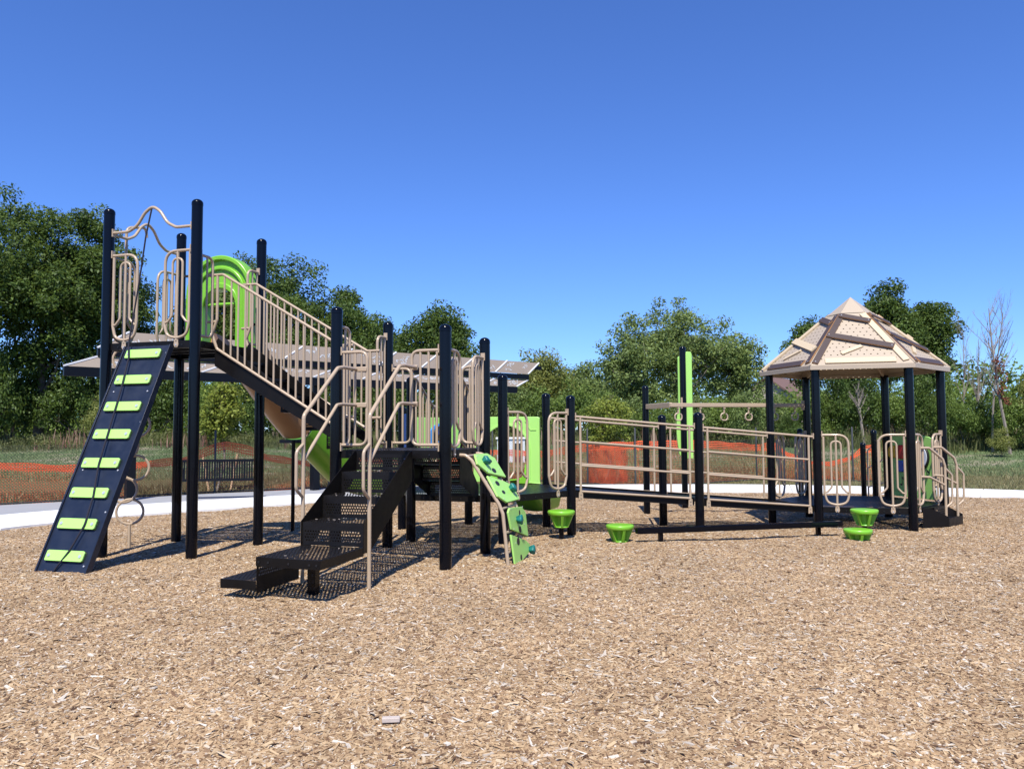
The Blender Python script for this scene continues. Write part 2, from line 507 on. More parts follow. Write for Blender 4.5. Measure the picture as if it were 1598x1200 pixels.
def ground_mat():
    mm = bpy.data.materials.new('field_grass')
    mm.use_nodes = True
    t = mm.node_tree; b = t.nodes['Principled BSDF']
    b.inputs['Roughness'].default_value = 0.95; b.inputs['Specular IOR Level'].default_value = 0.1
    tc = t.nodes.new('ShaderNodeTexCoord')
    def noise(sc, det=5, vec=None, stretch=None):
        nn = t.nodes.new('ShaderNodeTexNoise'); nn.inputs['Scale'].default_value = sc; nn.inputs['Detail'].default_value = det
        nn.inputs['Roughness'].default_value = 0.7
        if stretch:
            mp = t.nodes.new('ShaderNodeMapping'); mp.inputs['Scale'].default_value = stretch
            t.links.new(tc.outputs['Object'], mp.inputs[0]); t.links.new(mp.outputs[0], nn.inputs['Vector'])
        else:
            t.links.new(tc.outputs['Object'], nn.inputs['Vector'])
        return nn
    def ramp(fac, els):
        cr = t.nodes.new('ShaderNodeValToRGB')
        while len(cr.color_ramp.elements) < len(els): cr.color_ramp.elements.new(0.5)
        for el, (p_, c_) in zip(cr.color_ramp.elements, els):
            el.position = p_; el.color = (*c_, 1)
        t.links.new(fac, cr.inputs[0]); return cr
    n1 = noise(3.5, 8)
    g = ramp(n1.outputs['Fac'], [(0.3, (0.060, 0.105, 0.040)), (0.5, (0.10, 0.15, 0.062)), (0.7, (0.19, 0.20, 0.10))])
    n2 = noise(0.6, 6, stretch=(0.35, 1.0, 1))
    g2 = ramp(n2.outputs['Fac'], [(0.50, (0, 0, 0)), (0.62, (1, 1, 1))])
    mx = t.nodes.new('ShaderNodeMix'); mx.data_type = 'RGBA'
    t.links.new(g2.outputs[0], mx.inputs[0]); t.links.new(g.outputs[0], mx.inputs[6])
    mx.inputs[7].default_value = (0.30, 0.25, 0.19, 1)
    # unmown brown-olive strip just beyond the fence
    sx = t.nodes.new('ShaderNodeSeparateXYZ'); t.links.new(tc.outputs['Object'], sx.inputs[0])
    n4 = noise(0.8, 5)
    ad = t.nodes.new('ShaderNodeMath'); ad.operation = 'MULTIPLY_ADD'; ad.inputs[1].default_value = 5.0
    t.links.new(n4.outputs['Fac'], ad.inputs[0]); t.links.new(sx.outputs['Y'], ad.inputs[2])
    md = t.nodes.new('ShaderNodeMapRange'); md.inputs[1].default_value = 26.5; md.inputs[2].default_value = 30.5; md.inputs[3].default_value = 1; md.inputs[4].default_value = 0
    t.links.new(ad.outputs[0], md.inputs[0])
    n3 = noise(9, 6)
    br = ramp(n3.outputs['Fac'], [(0.3, (0.080, 0.055, 0.030)), (0.5, (0.12, 0.11, 0.045)), (0.68, (0.18, 0.145, 0.085))])
    mx2 = t.nodes.new('ShaderNodeMix'); mx2.data_type = 'RGBA'
    t.links.new(md.outputs[0], mx2.inputs[0]); t.links.new(mx.outputs[2], mx2.inputs[6]); t.links.new(br.outputs[0], mx2.inputs[7])
    t.links.new(mx2.outputs[2], b.inputs['Base Color'])
    bp = t.nodes.new('ShaderNodeBump'); bp.inputs['Distance'].default_value = 0.08; bp.inputs['Strength'].default_value = 0.8
    nb = noise(14, 6); t.links.new(nb.outputs['Fac'], bp.inputs['Height']); t.links.new(bp.outputs[0], b.inputs['Normal'])
    return mm
M['ground'] = ground_mat()
go = bpy.data.objects.new('ground', fast_mesh('ground', np.stack([GX, GY, GZ], -1).reshape(-1, 3), F, 'ground', True))
col.objects.link(go); tagit(go, 'grassy field beyond the path, mown green with bare brownish patches', kind='structure')

# concrete path slab
def concrete(name, c, sc=0.6):
    mm = mat(name, c, 0.85, 0.2, noise=0.10, nscale=1.7, bump=0.25, bscale=90)
    return mm
M['path'] = concrete('path_concrete', (0.67, 0.665, 0.65))
M['pad'] = concrete('pad_asphalt', (0.27, 0.275, 0.29))
NI = len(IN)
def ring_slab(name, w0, w1, ztop, zbot, mt, i0=None, i1=None):
    N = len(IN)
    ids = list(range(N)) + [0] if i0 is None else list(range(i0, i1))
    mb = MB()
    vs = []
    for i in ids:
        a = IN[i % N] + nrm[i % N] * w0; b = IN[i % N] + nrm[i % N] * (w1[i % N] if hasattr(w1, '__len__') else w1)
        vs += [(a[0], a[1], ztop), (b[0], b[1], ztop), (b[0], b[1], zbot), (a[0], a[1], zbot)]
    fs = []
    for k in range(len(ids) - 1):
        p = 4 * k; q = p + 4
        fs += [(p, p + 1, q + 1, q), (p + 1, p + 2, q + 2, q + 1), (p, q, q + 3, p + 3)]
    mb.add(vs, fs)
    o = part(name, mb, mt, smooth=False)
    return o
po = ring_slab('path', 0.02, 2.03, -0.075, -0.25, 'path')
tagit(po, 'white concrete footpath curving round the wood chip play area', kind='structure')
SUB = 4
acc = 0.0; start = 0
def lerp_ring(t, w_):
    i = int(t) % NI; j = (i + 1) % NI; q = t - int(t)
    a = IN[i] * (1 - q) + IN[j] * q; b = nrm[i] * (1 - q) + nrm[j] * q
    return a + b * w_
tt = 0.0
while tt < NI - 0.01:
    t1 = tt; L_acc = 0
    while L_acc < 2.0 and t1 < NI:
        t1 += 0.25; L_acc = float(np.linalg.norm(lerp_ring(t1, 1.0) - lerp_ring(tt, 1.0)))
    t1 = min(t1, NI)
    g_ = 0.008 / max(.5, L_acc) * (t1 - tt)
    K_ = 5; vs = []
    for k in range(K_ + 1):
        tq = tt + g_ + (t1 - tt - 2 * g_) * k / K_
        a = lerp_ring(tq, 0.0); b = lerp_ring(tq, 2.05)
        vs += [(a[0], a[1], -.045), (b[0], b[1], -.045), (b[0], b[1], -.2), (a[0], a[1], -.2)]
    fs = [(0, 1, 2, 3), (4 * K_ + 3, 4 * K_ + 2, 4 * K_ + 1, 4 * K_)]
    for k in range(K_):
        p = 4 * k; q = p + 4
        fs += [(p, q, q + 1, p + 1), (p + 1, q + 1, q + 2, p + 2), (p, p + 3, q + 3, q)]
    part('slab', MB().add(vs, fs), 'path', po, smooth=False)
    tt = t1
# saw-cut joints: thin recessed strips between slabs read as narrow grooves
# asphalt apron by the shelter, outside the path on the left
w1 = np.full(NI, 2.05)
ids_l = [i for i in range(NI) if IN[i][0] < -1.5 and IN[i][1] > 9]
first = min([i for i in ids_l if i < NI // 2] or [0])
pw = MB()
apron = [(-14.5, 12.3), (-12.0, 14.6), (-10.25, 16.1), (-9.2, 16.95), (-7.6, 18.45), (-6.2, 19.25), (-4.66, 20.35), (-3.0, 21.6), (-2.2, 20.5), (-4.2, 18.9), (-6.0, 17.3), (-7.6, 15.8), (-9.0, 13.9), (-9.6, 12.2), (-10.2, 10.2), (-13.4, 8.6)]
pw.prism([(x, y, -0.25) for x, y in apron], (0, 0, 0.199))
tagit(part('pavement', pw, 'pad', smooth=False), 'grey paved apron between the footpath and the fence', kind='structure')

# wood chip surface
def chip_color_nodes(t, fac):
    cr = t.nodes.new('ShaderNodeValToRGB')
    els = [(0.0, (0.060, 0.034, 0.021)), (0.08, (0.150, 0.088, 0.051)), (0.28, (0.305, 0.204, 0.116)), (0.55, (0.385, 0.266, 0.152)), (0.80, (0.455, 0.338, 0.203)), (0.92, (0.43, 0.375, 0.31)), (1.0, (0.58, 0.525, 0.445))]
    while len(cr.color_ramp.elements) < len(els): cr.color_ramp.elements.new(0.5)
    for el, (p_, c_) in zip(cr.color_ramp.elements, els):
        el.position = p_; el.color = (*c_, 1)
    t.links.new(fac, cr.inputs[0]); return cr
def patch_tone(t, col_out, b):  # multiplies the chip colour by broad noise patches over world position
    gm = t.nodes.new('ShaderNodeNewGeometry')
    nz = t.nodes.new('ShaderNodeTexNoise'); nz.inputs['Scale'].default_value = 0.9; nz.inputs['Detail'].default_value = 4; nz.inputs['Roughness'].default_value = 0.6
    t.links.new(gm.outputs['Position'], nz.inputs['Vector'])
    mr = t.nodes.new('ShaderNodeMapRange'); mr.inputs[1].default_value = 0.32; mr.inputs[2].default_value = 0.62; mr.inputs[3].default_value = 0.87; mr.inputs[4].default_value = 1.05
    t.links.new(nz.outputs['Fac'], mr.inputs[0])
    mx = t.nodes.new('ShaderNodeMix'); mx.data_type = 'RGBA'; mx.blend_type = 'MULTIPLY'; mx.inputs[0].default_value = 1.0
    t.links.new(col_out, mx.inputs[6]); t.links.new(mr.outputs[0], mx.inputs[7]); t.links.new(mx.outputs[2], b.inputs['Base Color'])
def chip_ground_mat():
    mm = bpy.data.materials.new('chip_ground')
    mm.use_nodes = True
    t = mm.node_tree; b = t.nodes['Principled BSDF']
    b.inputs['Roughness'].default_value = 0.9; b.inputs['Specular IOR Level'].default_value = 0.15
    tc = t.nodes.new('ShaderNodeTexCoord')
    mp = t.nodes.new('ShaderNodeMapping'); mp.inputs['Scale'].default_value = (1, 1, 1)
    nz = t.nodes.new('ShaderNodeTexNoise'); nz.inputs['Scale'].default_value = 9
    t.links.new(tc.outputs['Object'], nz.inputs['Vector'])
    mxv = t.nodes.new('ShaderNodeMix'); mxv.data_type = 'RGBA'; mxv.inputs[0].default_value = 0.12
    t.links.new(tc.outputs['Object'], mxv.inputs[6]); t.links.new(nz.outputs['Color'], mxv.inputs[7])
    vo = t.nodes.new('ShaderNodeTexVoronoi'); vo.inputs['Scale'].default_value = 55
    t.links.new(mxv.outputs[2], vo.inputs['Vector'])
    sp = t.nodes.new('ShaderNodeSeparateColor'); t.links.new(vo.outputs['Color'], sp.inputs[0])
    mu = t.nodes.new('ShaderNodeMath'); mu.operation = 'MULTIPLY_ADD'; mu.inputs[1].default_value = 0.62; mu.inputs[2].default_value = 0.0  # keeps to darker chip tones, painting shade into the gaps between chips
    t.links.new(sp.outputs[0], mu.inputs[0])
    cr = chip_color_nodes(t, mu.outputs[0])
    patch_tone(t, cr.outputs[0], b)
    bp = t.nodes.new('ShaderNodeBump'); bp.inputs['Distance'].default_value = 0.02; bp.inputs['Strength'].default_value = 1.0
    t.links.new(sp.outputs[1], bp.inputs['Height']); t.links.new(bp.outputs[0], b.inputs['Normal'])
    return mm
M['chipground'] = chip_ground_mat()
cx = np.arange(-10.2, 14.4, 0.10); cy = np.arange(-6, 19.4, 0.10)
CX, CY = np.meshgrid(cx, cy)
CZ = chip_h(CX, CY)
ins = inside_ring(CX, CY, 0.10)
idx = np.arange(CX.size).reshape(CX.shape)
keep = ins[:-1, :-1] & ins[:-1, 1:] & ins[1:, 1:] & ins[1:, :-1]
F = np.stack([idx[:-1, :-1], idx[:-1, 1:], idx[1:, 1:], idx[1:, :-1]], -1)[keep]
V = np.stack([CX, CY, CZ], -1).reshape(-1, 3)
CZ2 = np.where(inside_ring(CX, CY, -0.12), CZ, np.minimum(CZ, -0.062))
V[:, 2] = CZ2.ravel()
used, inv = np.unique(F.ravel(), return_inverse=True)
chip_me = fast_mesh('wood_chip_ground', V[used], inv.reshape(F.shape), 'chipground', True)
cg = bpy.data.objects.new('wood_chip_ground', chip_me)
col.objects.link(cg); tagit(cg, 'pale brown wood chip surfacing under the play equipment', kind='structure')

# loose chips: one stuff object, instanced by geometry nodes over a copy of the chip surface
def chip_mat():
    mm = bpy.data.materials.new('wood_chip')
    mm.use_nodes = True
    t = mm.node_tree; b = t.nodes['Principled BSDF']
    b.inputs['Roughness'].default_value = 0.8; b.inputs['Specular IOR Level'].default_value = 0.2
    oi = t.nodes.new('ShaderNodeObjectInfo')
    cr = chip_color_nodes(t, oi.outputs['Random'])
    patch_tone(t, cr.outputs[0], b)
    return mm
M['chip'] = chip_mat()
fy = V[used][:, 1]; fx = V[used][:, 0]
vis = (fy > 1.6) & (np.abs(fx) < 0.68 * fy + 1.6)
dens = np.where(fy < 5.5, 7200, np.where(fy < 9, 5000, np.where(fy < 13, 3200, 2000))) * vis
chips_me = chip_me.copy(); chips_me.name = 'wood_chips'
da = chips_me.attributes.new('dens', 'FLOAT', 'POINT'); da.data.foreach_set('value', dens.astype(np.float32))
co_ = bpy.data.objects.new('wood_chips', chips_me)
col.objects.link(co_); tagit(co_, 'loose light brown wood chips and splinters strewn over the play area', kind='stuff')
ng = bpy.data.node_groups.new('scatter_chips', 'GeometryNodeTree')
ng.interface.new_socket('Geometry', in_out='INPUT', socket_type='NodeSocketGeometry')
ng.interface.new_socket('Geometry', in_out='OUTPUT', socket_type='NodeSocketGeometry')
N_ = ng.nodes; L_ = ng.links
gi = N_.new('NodeGroupInput'); gout = N_.new('NodeGroupOutput')
dp = N_.new('GeometryNodeDistributePointsOnFaces'); dp.distribute_method = 'RANDOM'
na = N_.new('GeometryNodeInputNamedAttribute'); na.data_type = 'FLOAT'; na.inputs['Name'].default_value = 'dens'
L_.new(gi.outputs[0], dp.inputs['Mesh']); L_.new(na.outputs[0], dp.inputs['Density'])
cube = N_.new('GeometryNodeMeshCube'); cube.inputs['Size'].default_value = (1, 1, 1)
cone = N_.new('GeometryNodeMeshCone'); cone.inputs['Vertices'].default_value = 4; cone.inputs['Radius Top'].default_value = 0.12; cone.inputs['Radius Bottom'].default_value = 0.7; cone.inputs['Depth'].default_value = 1.2
tr = N_.new('GeometryNodeTransform'); tr.inputs['Rotation'].default_value = (0, math.pi / 2, 0); L_.new(cone.outputs[0], tr.inputs[0])
g2i = N_.new('GeometryNodeGeometryToInstance'); L_.new(tr.outputs[0], g2i.inputs[0]); L_.new(cube.outputs[0], g2i.inputs[0])
sm = N_.new('GeometryNodeSetMaterial'); sm.inputs['Material'].default_value = M['chip']
g2a = N_.new('GeometryNodeGeometryToInstance'); g2b = N_.new('GeometryNodeGeometryToInstance')
L_.new(cube.outputs[0], g2a.inputs[0]); L_.new(tr.outputs[0], g2b.inputs[0])
N_.remove(g2i)
jn = N_.new('GeometryNodeJoinGeometry'); L_.new(g2a.outputs[0], jn.inputs[0]); L_.new(g2b.outputs[0], jn.inputs[0])
L_.new(jn.outputs[0], sm.inputs[0])
iop = N_.new('GeometryNodeInstanceOnPoints'); iop.inputs['Pick Instance'].default_value = True
L_.new(dp.outputs['Points'], iop.inputs['Points']); L_.new(sm.outputs[0], iop.inputs['Instance'])
rv = N_.new('FunctionNodeRandomValue'); rv.data_type = 'FLOAT_VECTOR'; rv.inputs[0].default_value = (-0.36, -0.36, 0); rv.inputs[1].default_value = (0.36, 0.36, 6.28)
L_.new(rv.outputs[0], iop.inputs['Rotation'])
rs = N_.new('FunctionNodeRandomValue'); rs.data_type = 'FLOAT_VECTOR'; rs.inputs[0].default_value = (0.009, 0.003, 0.0015); rs.inputs[1].default_value = (0.035, 0.0105, 0.004); rs.inputs['Seed'].default_value = 5
L_.new(rs.outputs[0], iop.inputs['Scale'])
mdn = N_.new('ShaderNodeMath'); mdn.operation = 'MULTIPLY'; mdn.inputs[1].default_value = 0.055
L_.new(na.outputs[0], mdn.inputs[0])
dp2 = N_.new('GeometryNodeDistributePointsOnFaces'); dp2.distribute_method = 'RANDOM'; dp2.inputs['Seed'].default_value = 9
L_.new(gi.outputs[0], dp2.inputs['Mesh']); L_.new(mdn.outputs[0], dp2.inputs['Density'])
iop2 = N_.new('GeometryNodeInstanceOnPoints'); iop2.inputs['Pick Instance'].default_value = True
L_.new(dp2.outputs['Points'], iop2.inputs['Points']); L_.new(sm.outputs[0], iop2.inputs['Instance'])
rv2 = N_.new('FunctionNodeRandomValue'); rv2.data_type = 'FLOAT_VECTOR'; rv2.inputs[0].default_value = (-0.3, -0.3, 0); rv2.inputs[1].default_value = (0.3, 0.3, 6.28); rv2.inputs['Seed'].default_value = 3
L_.new(rv2.outputs[0], iop2.inputs['Rotation'])
rs2 = N_.new('FunctionNodeRandomValue'); rs2.data_type = 'FLOAT_VECTOR'; rs2.inputs[0].default_value = (0.030, 0.008, 0.004); rs2.inputs[1].default_value = (0.072, 0.022, 0.010); rs2.inputs['Seed'].default_value = 6
L_.new(rs2.outputs[0], iop2.inputs['Scale'])
jo = N_.new('GeometryNodeJoinGeometry'); L_.new(iop.outputs[0], jo.inputs[0]); L_.new(iop2.outputs[0], jo.inputs[0])
L_.new(jo.outputs[0], gout.inputs[0])
md = co_.modifiers.new('scatter', 'NODES'); md.node_group = ng

oc = MB(); oc.box((0, 0, 0.012), 0.085, 0.035, 0.022, (math.cos(.1), math.sin(.1), 0), (-math.sin(.1), math.cos(.1), 0))
oc.v = [(x - 0.59, y + 3.89, z + float(chip_h(-.59, 3.89)) + 0.008) for x, y, z in oc.v]
tagit(part('wood_offcut', oc, 'offcut', bevel=0.003), 'small pale grey rectangular wood offcut lying on the chips in the foreground', 'wood piece')

# ------------------------------------------------------------------ the play structure
play = thing('play_structure', (0.8, 10.0, 0.0), 'large black, tan and lime play structure with stairs, ramp and roofed deck', 'playground')
PR = 0.0605
def post(c, top, r=PR, parent=play, bottom=-0.3):
    body = MB().lathe([(r, bottom), (r, top - 0.075)], 28, (c[0], c[1], 0))
    o = part('post', body, 'post', parent)
    prof = [(r - 0.001, top - 0.075), (r + 0.0025, top - 0.073), (r + 0.0025, top - 0.050)]
    for k in range(1, 9):
        a = math.pi / 2 * k / 8
        prof.append((max(0.001, (r + 0.0025) * math.cos(a)), top - 0.050 + 0.050 * math.sin(a)))
    part('post_cap', MB().lathe(prof, 28, (c[0], c[1], 0)), 'post', o, sharp=1.0)
    return o
def plain_post(c, top, r=PR, parent=play, bottom=-0.3):
    return part('post', MB().lathe([(r, bottom), (r, top)], 28, (c[0], c[1], 0)), 'post', parent)
TOPS = {1: 4.006, 2: 4.006, 3: 4.006, 4: 3.84, 5: 2.70, 6: 2.70, 7: 2.463, 8: 2.463, 'A': 2.084, 'B': 2.084, 'C': 1.856, 'D': 1.94, 'E': 1.78, 'F': 1.74, 'M1': 1.63, 'M2': 1.62}
for k, t in TOPS.items(): post(P[k], t)
for k in ('G1', 'G2', 'G3', 'G4', 'G5', 'G6'): plain_post(P[k], 2.262)

def deck(keys, z, name='deck'):
    pts = [P[k] for k in keys]
    c = sum(pts, Vector()) / len(pts)
    poly = []
    for p_ in pts:
        d = p_ - c
        poly.append((d.dot(e), d.dot(n)))
    mb = MB()
    mb.perf(poly, c + Z * z, e, n, 0.030, 0.0145, 0.07)
    o = part(name, mb, 'deck', play, smooth=False)
    fl = MB()
    for i in range(len(pts)):
        a = pts[i]; b = pts[(i + 1) % len(pts)]
        d = (b - a).normalized()
        a2, b2 = a + d * 0.055, b - d * 0.055
        inn = (c - (a + b) / 2).normalized()
        fl.box((a2 + b2) / 2 + Z * (z - 0.040) + inn * 0.003, (b2 - a2).length, 0.005, 0.082, d, inn, Z)
        fl.box((a2 + b2) / 2 + Z * (z - 0.079) + inn * 0.022, (b2 - a2).length - .02, 0.036, 0.005, d, inn, Z)
    part('deck_frame', fl, 'steel', o, smooth=False, bevel=0.002)
    # underside stiffeners
    st = MB()
    ys = [q[1] for q in poly]
    for k in (-0.3, 0.0, 0.3):
        xs = []
        for i in range(len(poly)):
            a = poly[i]; b = poly[(i + 1) % len(poly)]
            if (a[1] - k) * (b[1] - k) <= 0 and a[1] != b[1]:
                xs.append(a[0] + (b[0] - a[0]) * (k - a[1]) / (b[1] - a[1]))
        if len(xs) >= 2:
            st.bar(c + e * (min(xs) + .02) + n * k + Z * (z - 0.026), c + e * (max(xs) - .02) + n * k + Z * (z - 0.026), 0.03, 0.045)
    part('deck_brace', st, 'steel', o, smooth=False)
    bl = MB()
    for i in range(len(pts)):
        a = pts[i]; b = pts[(i + 1) % len(pts)]
        d = (b - a).normalized(); inn = (c - (a + b) / 2).normalized()
        L = (b - a).length
        for s_ in (0.14, 0.30, 0.45, 0.55, 0.70, 0.86):
            q = a + d * (L * s_) - inn * 0.002 + Z * (z - 0.045)
            bl.tube([q, q - inn * 0.006], 0.008, 8)
    part('bolt_head', bl, 'rubber', o, kind='stuff')
    return o
deck([1, 2, 4, 3], ZT); deck([5, 7, 8, 6], ZL)
deck(['A', 'B', 'C', 'D', 'E', 'F'], ZH); deck(['G1', 'G3', 'G4', 'G5', 'G6', 'G2'], ZG)

# ---- loop panels (local x from post centre, z from deck)
def loop_mesh():
    mb = MB()
    t = 0.0165
    out = fillet([(0.085, 0, 1.0), (0.085, 0, 0.20), (0.12, 0, 0.06), (0.25, 0, 0.028), (0.38, 0, 0.06), (0.418, 0, 0.20), (0.418, 0, 1.02), (0.03, 0, 1.02)], [0, .12, .10, .2, .10, .12, .15, 0], 7)
    mb.tube(out, t, 10)
    mb.tube([(0.25, 0, 1.02), (0.25, 0, 0.0)], 0.0145, 10)
    inn = fillet([(0.092, 0, 0.205), (0.125, 0, 0.215), (0.183, 0, 0.28), (0.183, 0, 0.93), (0.317, 0, 0.93), (0.317, 0, 0.28), (0.375, 0, 0.215), (0.412, 0, 0.205)], [0, .02, .05, .066, .066, .05, .02, 0], 6)
    mb.tube(inn, 0.0135, 10)
    # clamp foot and top bracket
    mb.prism([(0.25 - .022, -.006, 0.02), (0.25 + .022, -.006, 0.02), (0.25 + .032, -.006, -0.045), (0.25 + .018, -.006, -0.072), (0.25 - .018, -.006, -0.072), (0.25 - .032, -.006, -0.045)], (0, 0.012, 0))
    mb.box((0.068, 0, 1.035), 0.012, 0.05, 0.085)
    return mb
LOOP = mesh_of(loop_mesh(), 'loop_panel', 'tan')
BOLT = mesh_of(MB().tube([(0, 0.012, 0), (0, -0.016, 0)], 0.009, 10), 'bolt', 'zinc')
def loop_panel(k, d, z, off=-0.018):
    d = d.normalized()
    rz = math.atan2(d.y, d.x)
    c = Vector((0, 0, 0))
    out = Vector((d.y, -d.x, 0))
    # offset outward of deck: choose side away from deck centre
    o = inst('loop_panel', LOOP, play, P[k] + Z * z, rz)
    q = P[k] + d * 0.25 + Z * (z - 0.048)
    inst('bolt', BOLT, o, (0, 0, 0))
    b = o.children[0]; b.location = (0.25, 0, -0.048); b.rotation_euler = (0, 0, 0)
    return o
for k, d, z in ((1, e, ZT), (2, -e, ZT), (1, n, ZT), (3, -n, ZT), (7, n, ZL), (8, -n, ZL), ('B', b60, ZH), ('C', -b60, ZH),
                ('G1', e, ZG), ('G3', -e, ZG), ('G3', b60, ZG), ('G4', -b60, ZG), ('G2', b60, ZG), ('G6', -b60, ZG)):
    loop_panel(k, d, z)

# ---- baluster panels flanking openings
def bal_panel(k, d, z0, z1, wd=0.36, nb=2):
    d = d.normalized()
    p = P[k]
    f = lambda x, z: p + d * x + Z * z
    mb = MB()
    mb.tube(fillet([f(.05, z1), f(wd, z1), f(wd, z0 + .055), f(.05, z0 + .055)], .09, 7), 0.0165, 10)
    for i in range(nb):
        x = .09 + (wd - .09) * (i / nb) * 0.98
        mb.tube([f(x, z0 + .055), f(x, z1)], 0.0125, 8)
    side = Vector((d.y, -d.x, 0))
    for zz in (z1 + .015, z0 + .035):
        mb.box(f(.066, zz), .012, .045, .085, d, side, Z)
    return part('baluster_panel', mb, 'tan', play)
bal_panel(5, e, ZL, 2.215, .355); bal_panel(7, -e, ZL, 2.205, .365, 3)
bal_panel(5, n, ZL, 2.50, .28); bal_panel(6, -n, ZL, 2.50, .28)
bal_panel(6, e, ZL, 2.13, .30); bal_panel(8, -e, ZL, 2.13, .28)
bal_panel(2, n, ZT, 3.39, .28); bal_panel(4, -n, ZT, 3.39, .28)
bal_panel('A', -c120, ZH, 1.0, 0.01) if False else None

# ---- tower arches over the openings
def arch_bar(k, d, z, label=None):
    f = lambda x, zz: P[k] + d * x + Z * zz
    pts = [f(.06, z), f(.28, z), f(.40, z + .06), f(.50, z + .20), f(.61, z + .275), f(.72, z + .20), f(.82, z + .06), f(.94, z), f(1.16, z)]
    mb = MB(); mb.tube(fillet(pts, [0, .12, .2, .2, .16, .2, .2, .12, 0], 5), 0.0175, 10)
    side = Vector((d.y, -d.x, 0))
    for x in (.066, 1.154): mb.box(f(x, z), .012, .045, .09, d, side, Z)
    return part('arch_bar', mb, 'tan', play)
arch_bar(1, e, 3.71); arch_bar(1, n, 3.71)

# ---- ramp climber with cleats and rope
RO = P[1] + Z * 2.365 - n * 0.075
RB = P[1] - n * 1.18 + Z * 0.02
rv_ = (RB - RO); RLN = rv_.length + 0.12; rv_.normalize()
rn = e.cross(rv_); rn.normalize()
if rn.z < 0: rn = -rn
f = lambda s_, t_, h=0: RO + e * s_ + rv_ * t_ + rn * h
rc = MB(); rc.box(f(.652, RLN / 2, -.010), .60, RLN, .018, e, rv_, rn)
climb = part('ramp_climber', rc, 'board', play, bevel=.003)
for sx in (.345, .955):
    q = MB(); q.box(f(sx, RLN / 2, -.018), .018, RLN, .070, e, rv_, rn)
    part('side_rail', q, 'board', climb, bevel=.002)
for i in range(8):
    t0 = .065 + i * .3285 + .05
    q = MB()
    q.prism([f(x, t, .0005) for x, t in ((.415, t0 - .045), (.43, t0 - .055), (.862, t0 - .055), (.878, t0 - .04), (.878, t0 + .04), (.865, t0 + .052), (.425, t0 + .052), (.415, t0 + .042))], rn * .030)
    cl = part('cleat', q, 'lime', climb, bevel=.002)
    q = MB(); q.prism([f(x, t, .010) for x, t in ((.412, t0 - .046), (.431, t0 - .058), (.863, t0 - .058), (.881, t0 - .042), (.881, t0 + .042), (.867, t0 + .055), (.424, t0 + .055), (.412, t0 + .044))], rn * .007)
    part('cleat_core', q, 'edge', cl)
    for x in (.455, .838):
        b = MB(); c0 = f(x, t0, .0305); b.tube([c0, c0 + rn * .006], .017, 12)
        part('bolt', b, 'zinc', cl)
bq = MB()
for x, t in ((.43, .58), (.88, .58), (.43, 1.50), (.88, 1.50), (.94, .10), (.94, .95), (.92, 1.95), (.44, 2.42), (.90, 2.50)):
    c0 = f(x, t, 0); bq.tube([c0, c0 + rn * .006], .009, 8)
part('bolt', bq, 'zinc', climb, kind='stuff')
rp = MB()
path = [P[1] + e * .60 + Z * 3.965, P[1] + e * .55 + Z * 3.63 - n * .03, P[1] + e * .50 + Z * 3.11 - n * .06, P[1] + e * .45 + Z * 2.70 - n * .085, f(.44, .02, .06), f(.50, .17, .050), f(.565, .58, .048), f(.615, 1.09, .046), f(.652, 1.46, .046), f(.735, 1.80, .044), f(.765, 2.10, .044), f(.70, 2.36, .042), f(.60, 2.52, .020), f(.56, 2.60, .012)]
rp.tube(fillet(path, .2, 4), .0095, 8)
part('rope', rp, 'rope', play)

# ---- ring climber on the left side of the tower
rk = MB()
ax = P[1] + n * .60 - e * .24
stem = Vector((-4.725, 9.844, 0))
rk.tube([stem + Z * -.2, stem + Z * .26], .019, 10)
rr = .152
d1 = Vector((math.cos(.0), math.sin(.0), 0))
d1 = (e * .8 + n * .6).normalized()
zc = .42
for i in range(8):
    cx_ = stem + d1 * (-.075 if i % 2 else .055) * (1 if i else 0) + Z * zc
    ring = [cx_ + d1 * (rr * math.cos(a)) + Z * (rr * math.sin(a)) for a in np.linspace(0, 2 * math.pi, 25)[:-1]]
    part('ring', MB().tube(ring, .0165, 8, closed=True), 'tan', play)
    zc += .268
part('climber_pole', rk, 'tan', play)
hp = MB()
a0 = P[1] + n * .30
hp.tube(fillet([a0 + Z * 2.40 - e * .03, a0 + Z * 3.86 - e * .03, a0 + Z * 3.92 + n * .28, a0 + n * .30 + Z * 3.80], .10, 5), .0165, 10)
hp.tube(fillet([stem + Z * 2.15, stem + Z * 2.42, a0 + Z * 2.36], .18, 6), .0165, 10)
part('grab_pole', hp, 'tan', play)

# ---- moulded hood over the slide mouth
def arch_pts(cs, zs, r, zb, k=20, flare=0.0):
    pts = [(cs - r - flare, zb), (cs - r, zb + .15 if flare else zs)]
    pts += [(cs + r * math.cos(a), zs + r * math.sin(a)) for a in np.linspace(math.pi, 0, k)]
    pts += [(cs + r, zb + .15 if flare else zs), (cs + r + flare, zb)]
    return pts
def hoodpiece(par, name, ro, zo, ri, zi, d0, d1_, mtl, fo=0.0, fi=0.0):
    F3 = lambda L, d: [P[3] + e * x + Z * z + n * d for x, z in L]
    o_ = sample(F3(arch_pts(.61, zo, ro, ZT, 22, fo), d0), 46); i_ = sample(F3(arch_pts(.61, zi, ri, ZT, 22, fi), d0), 46)
    mb = MB().band(o_, i_, n * (d1_ - d0))
    return part(name, mb, mtl, par, bevel=.012)
hood = hoodpiece(play, 'slide_hood', .49, 3.17, .25, 2.985, 0.0, .15, 'limepl', fo=.03)
hoodpiece(hood, 'hood_rib', .492, 3.17, .435, 3.165, -.045, .004, 'limepl', fo=.03, fi=.03)
hoodpiece(hood, 'hood_rib', .395, 3.13, .355, 3.12, -.030, .004, 'limepl')
hoodpiece(hood, 'hood_rib', .290, 3.02, .248, 2.985, -.028, .17, 'limepl')
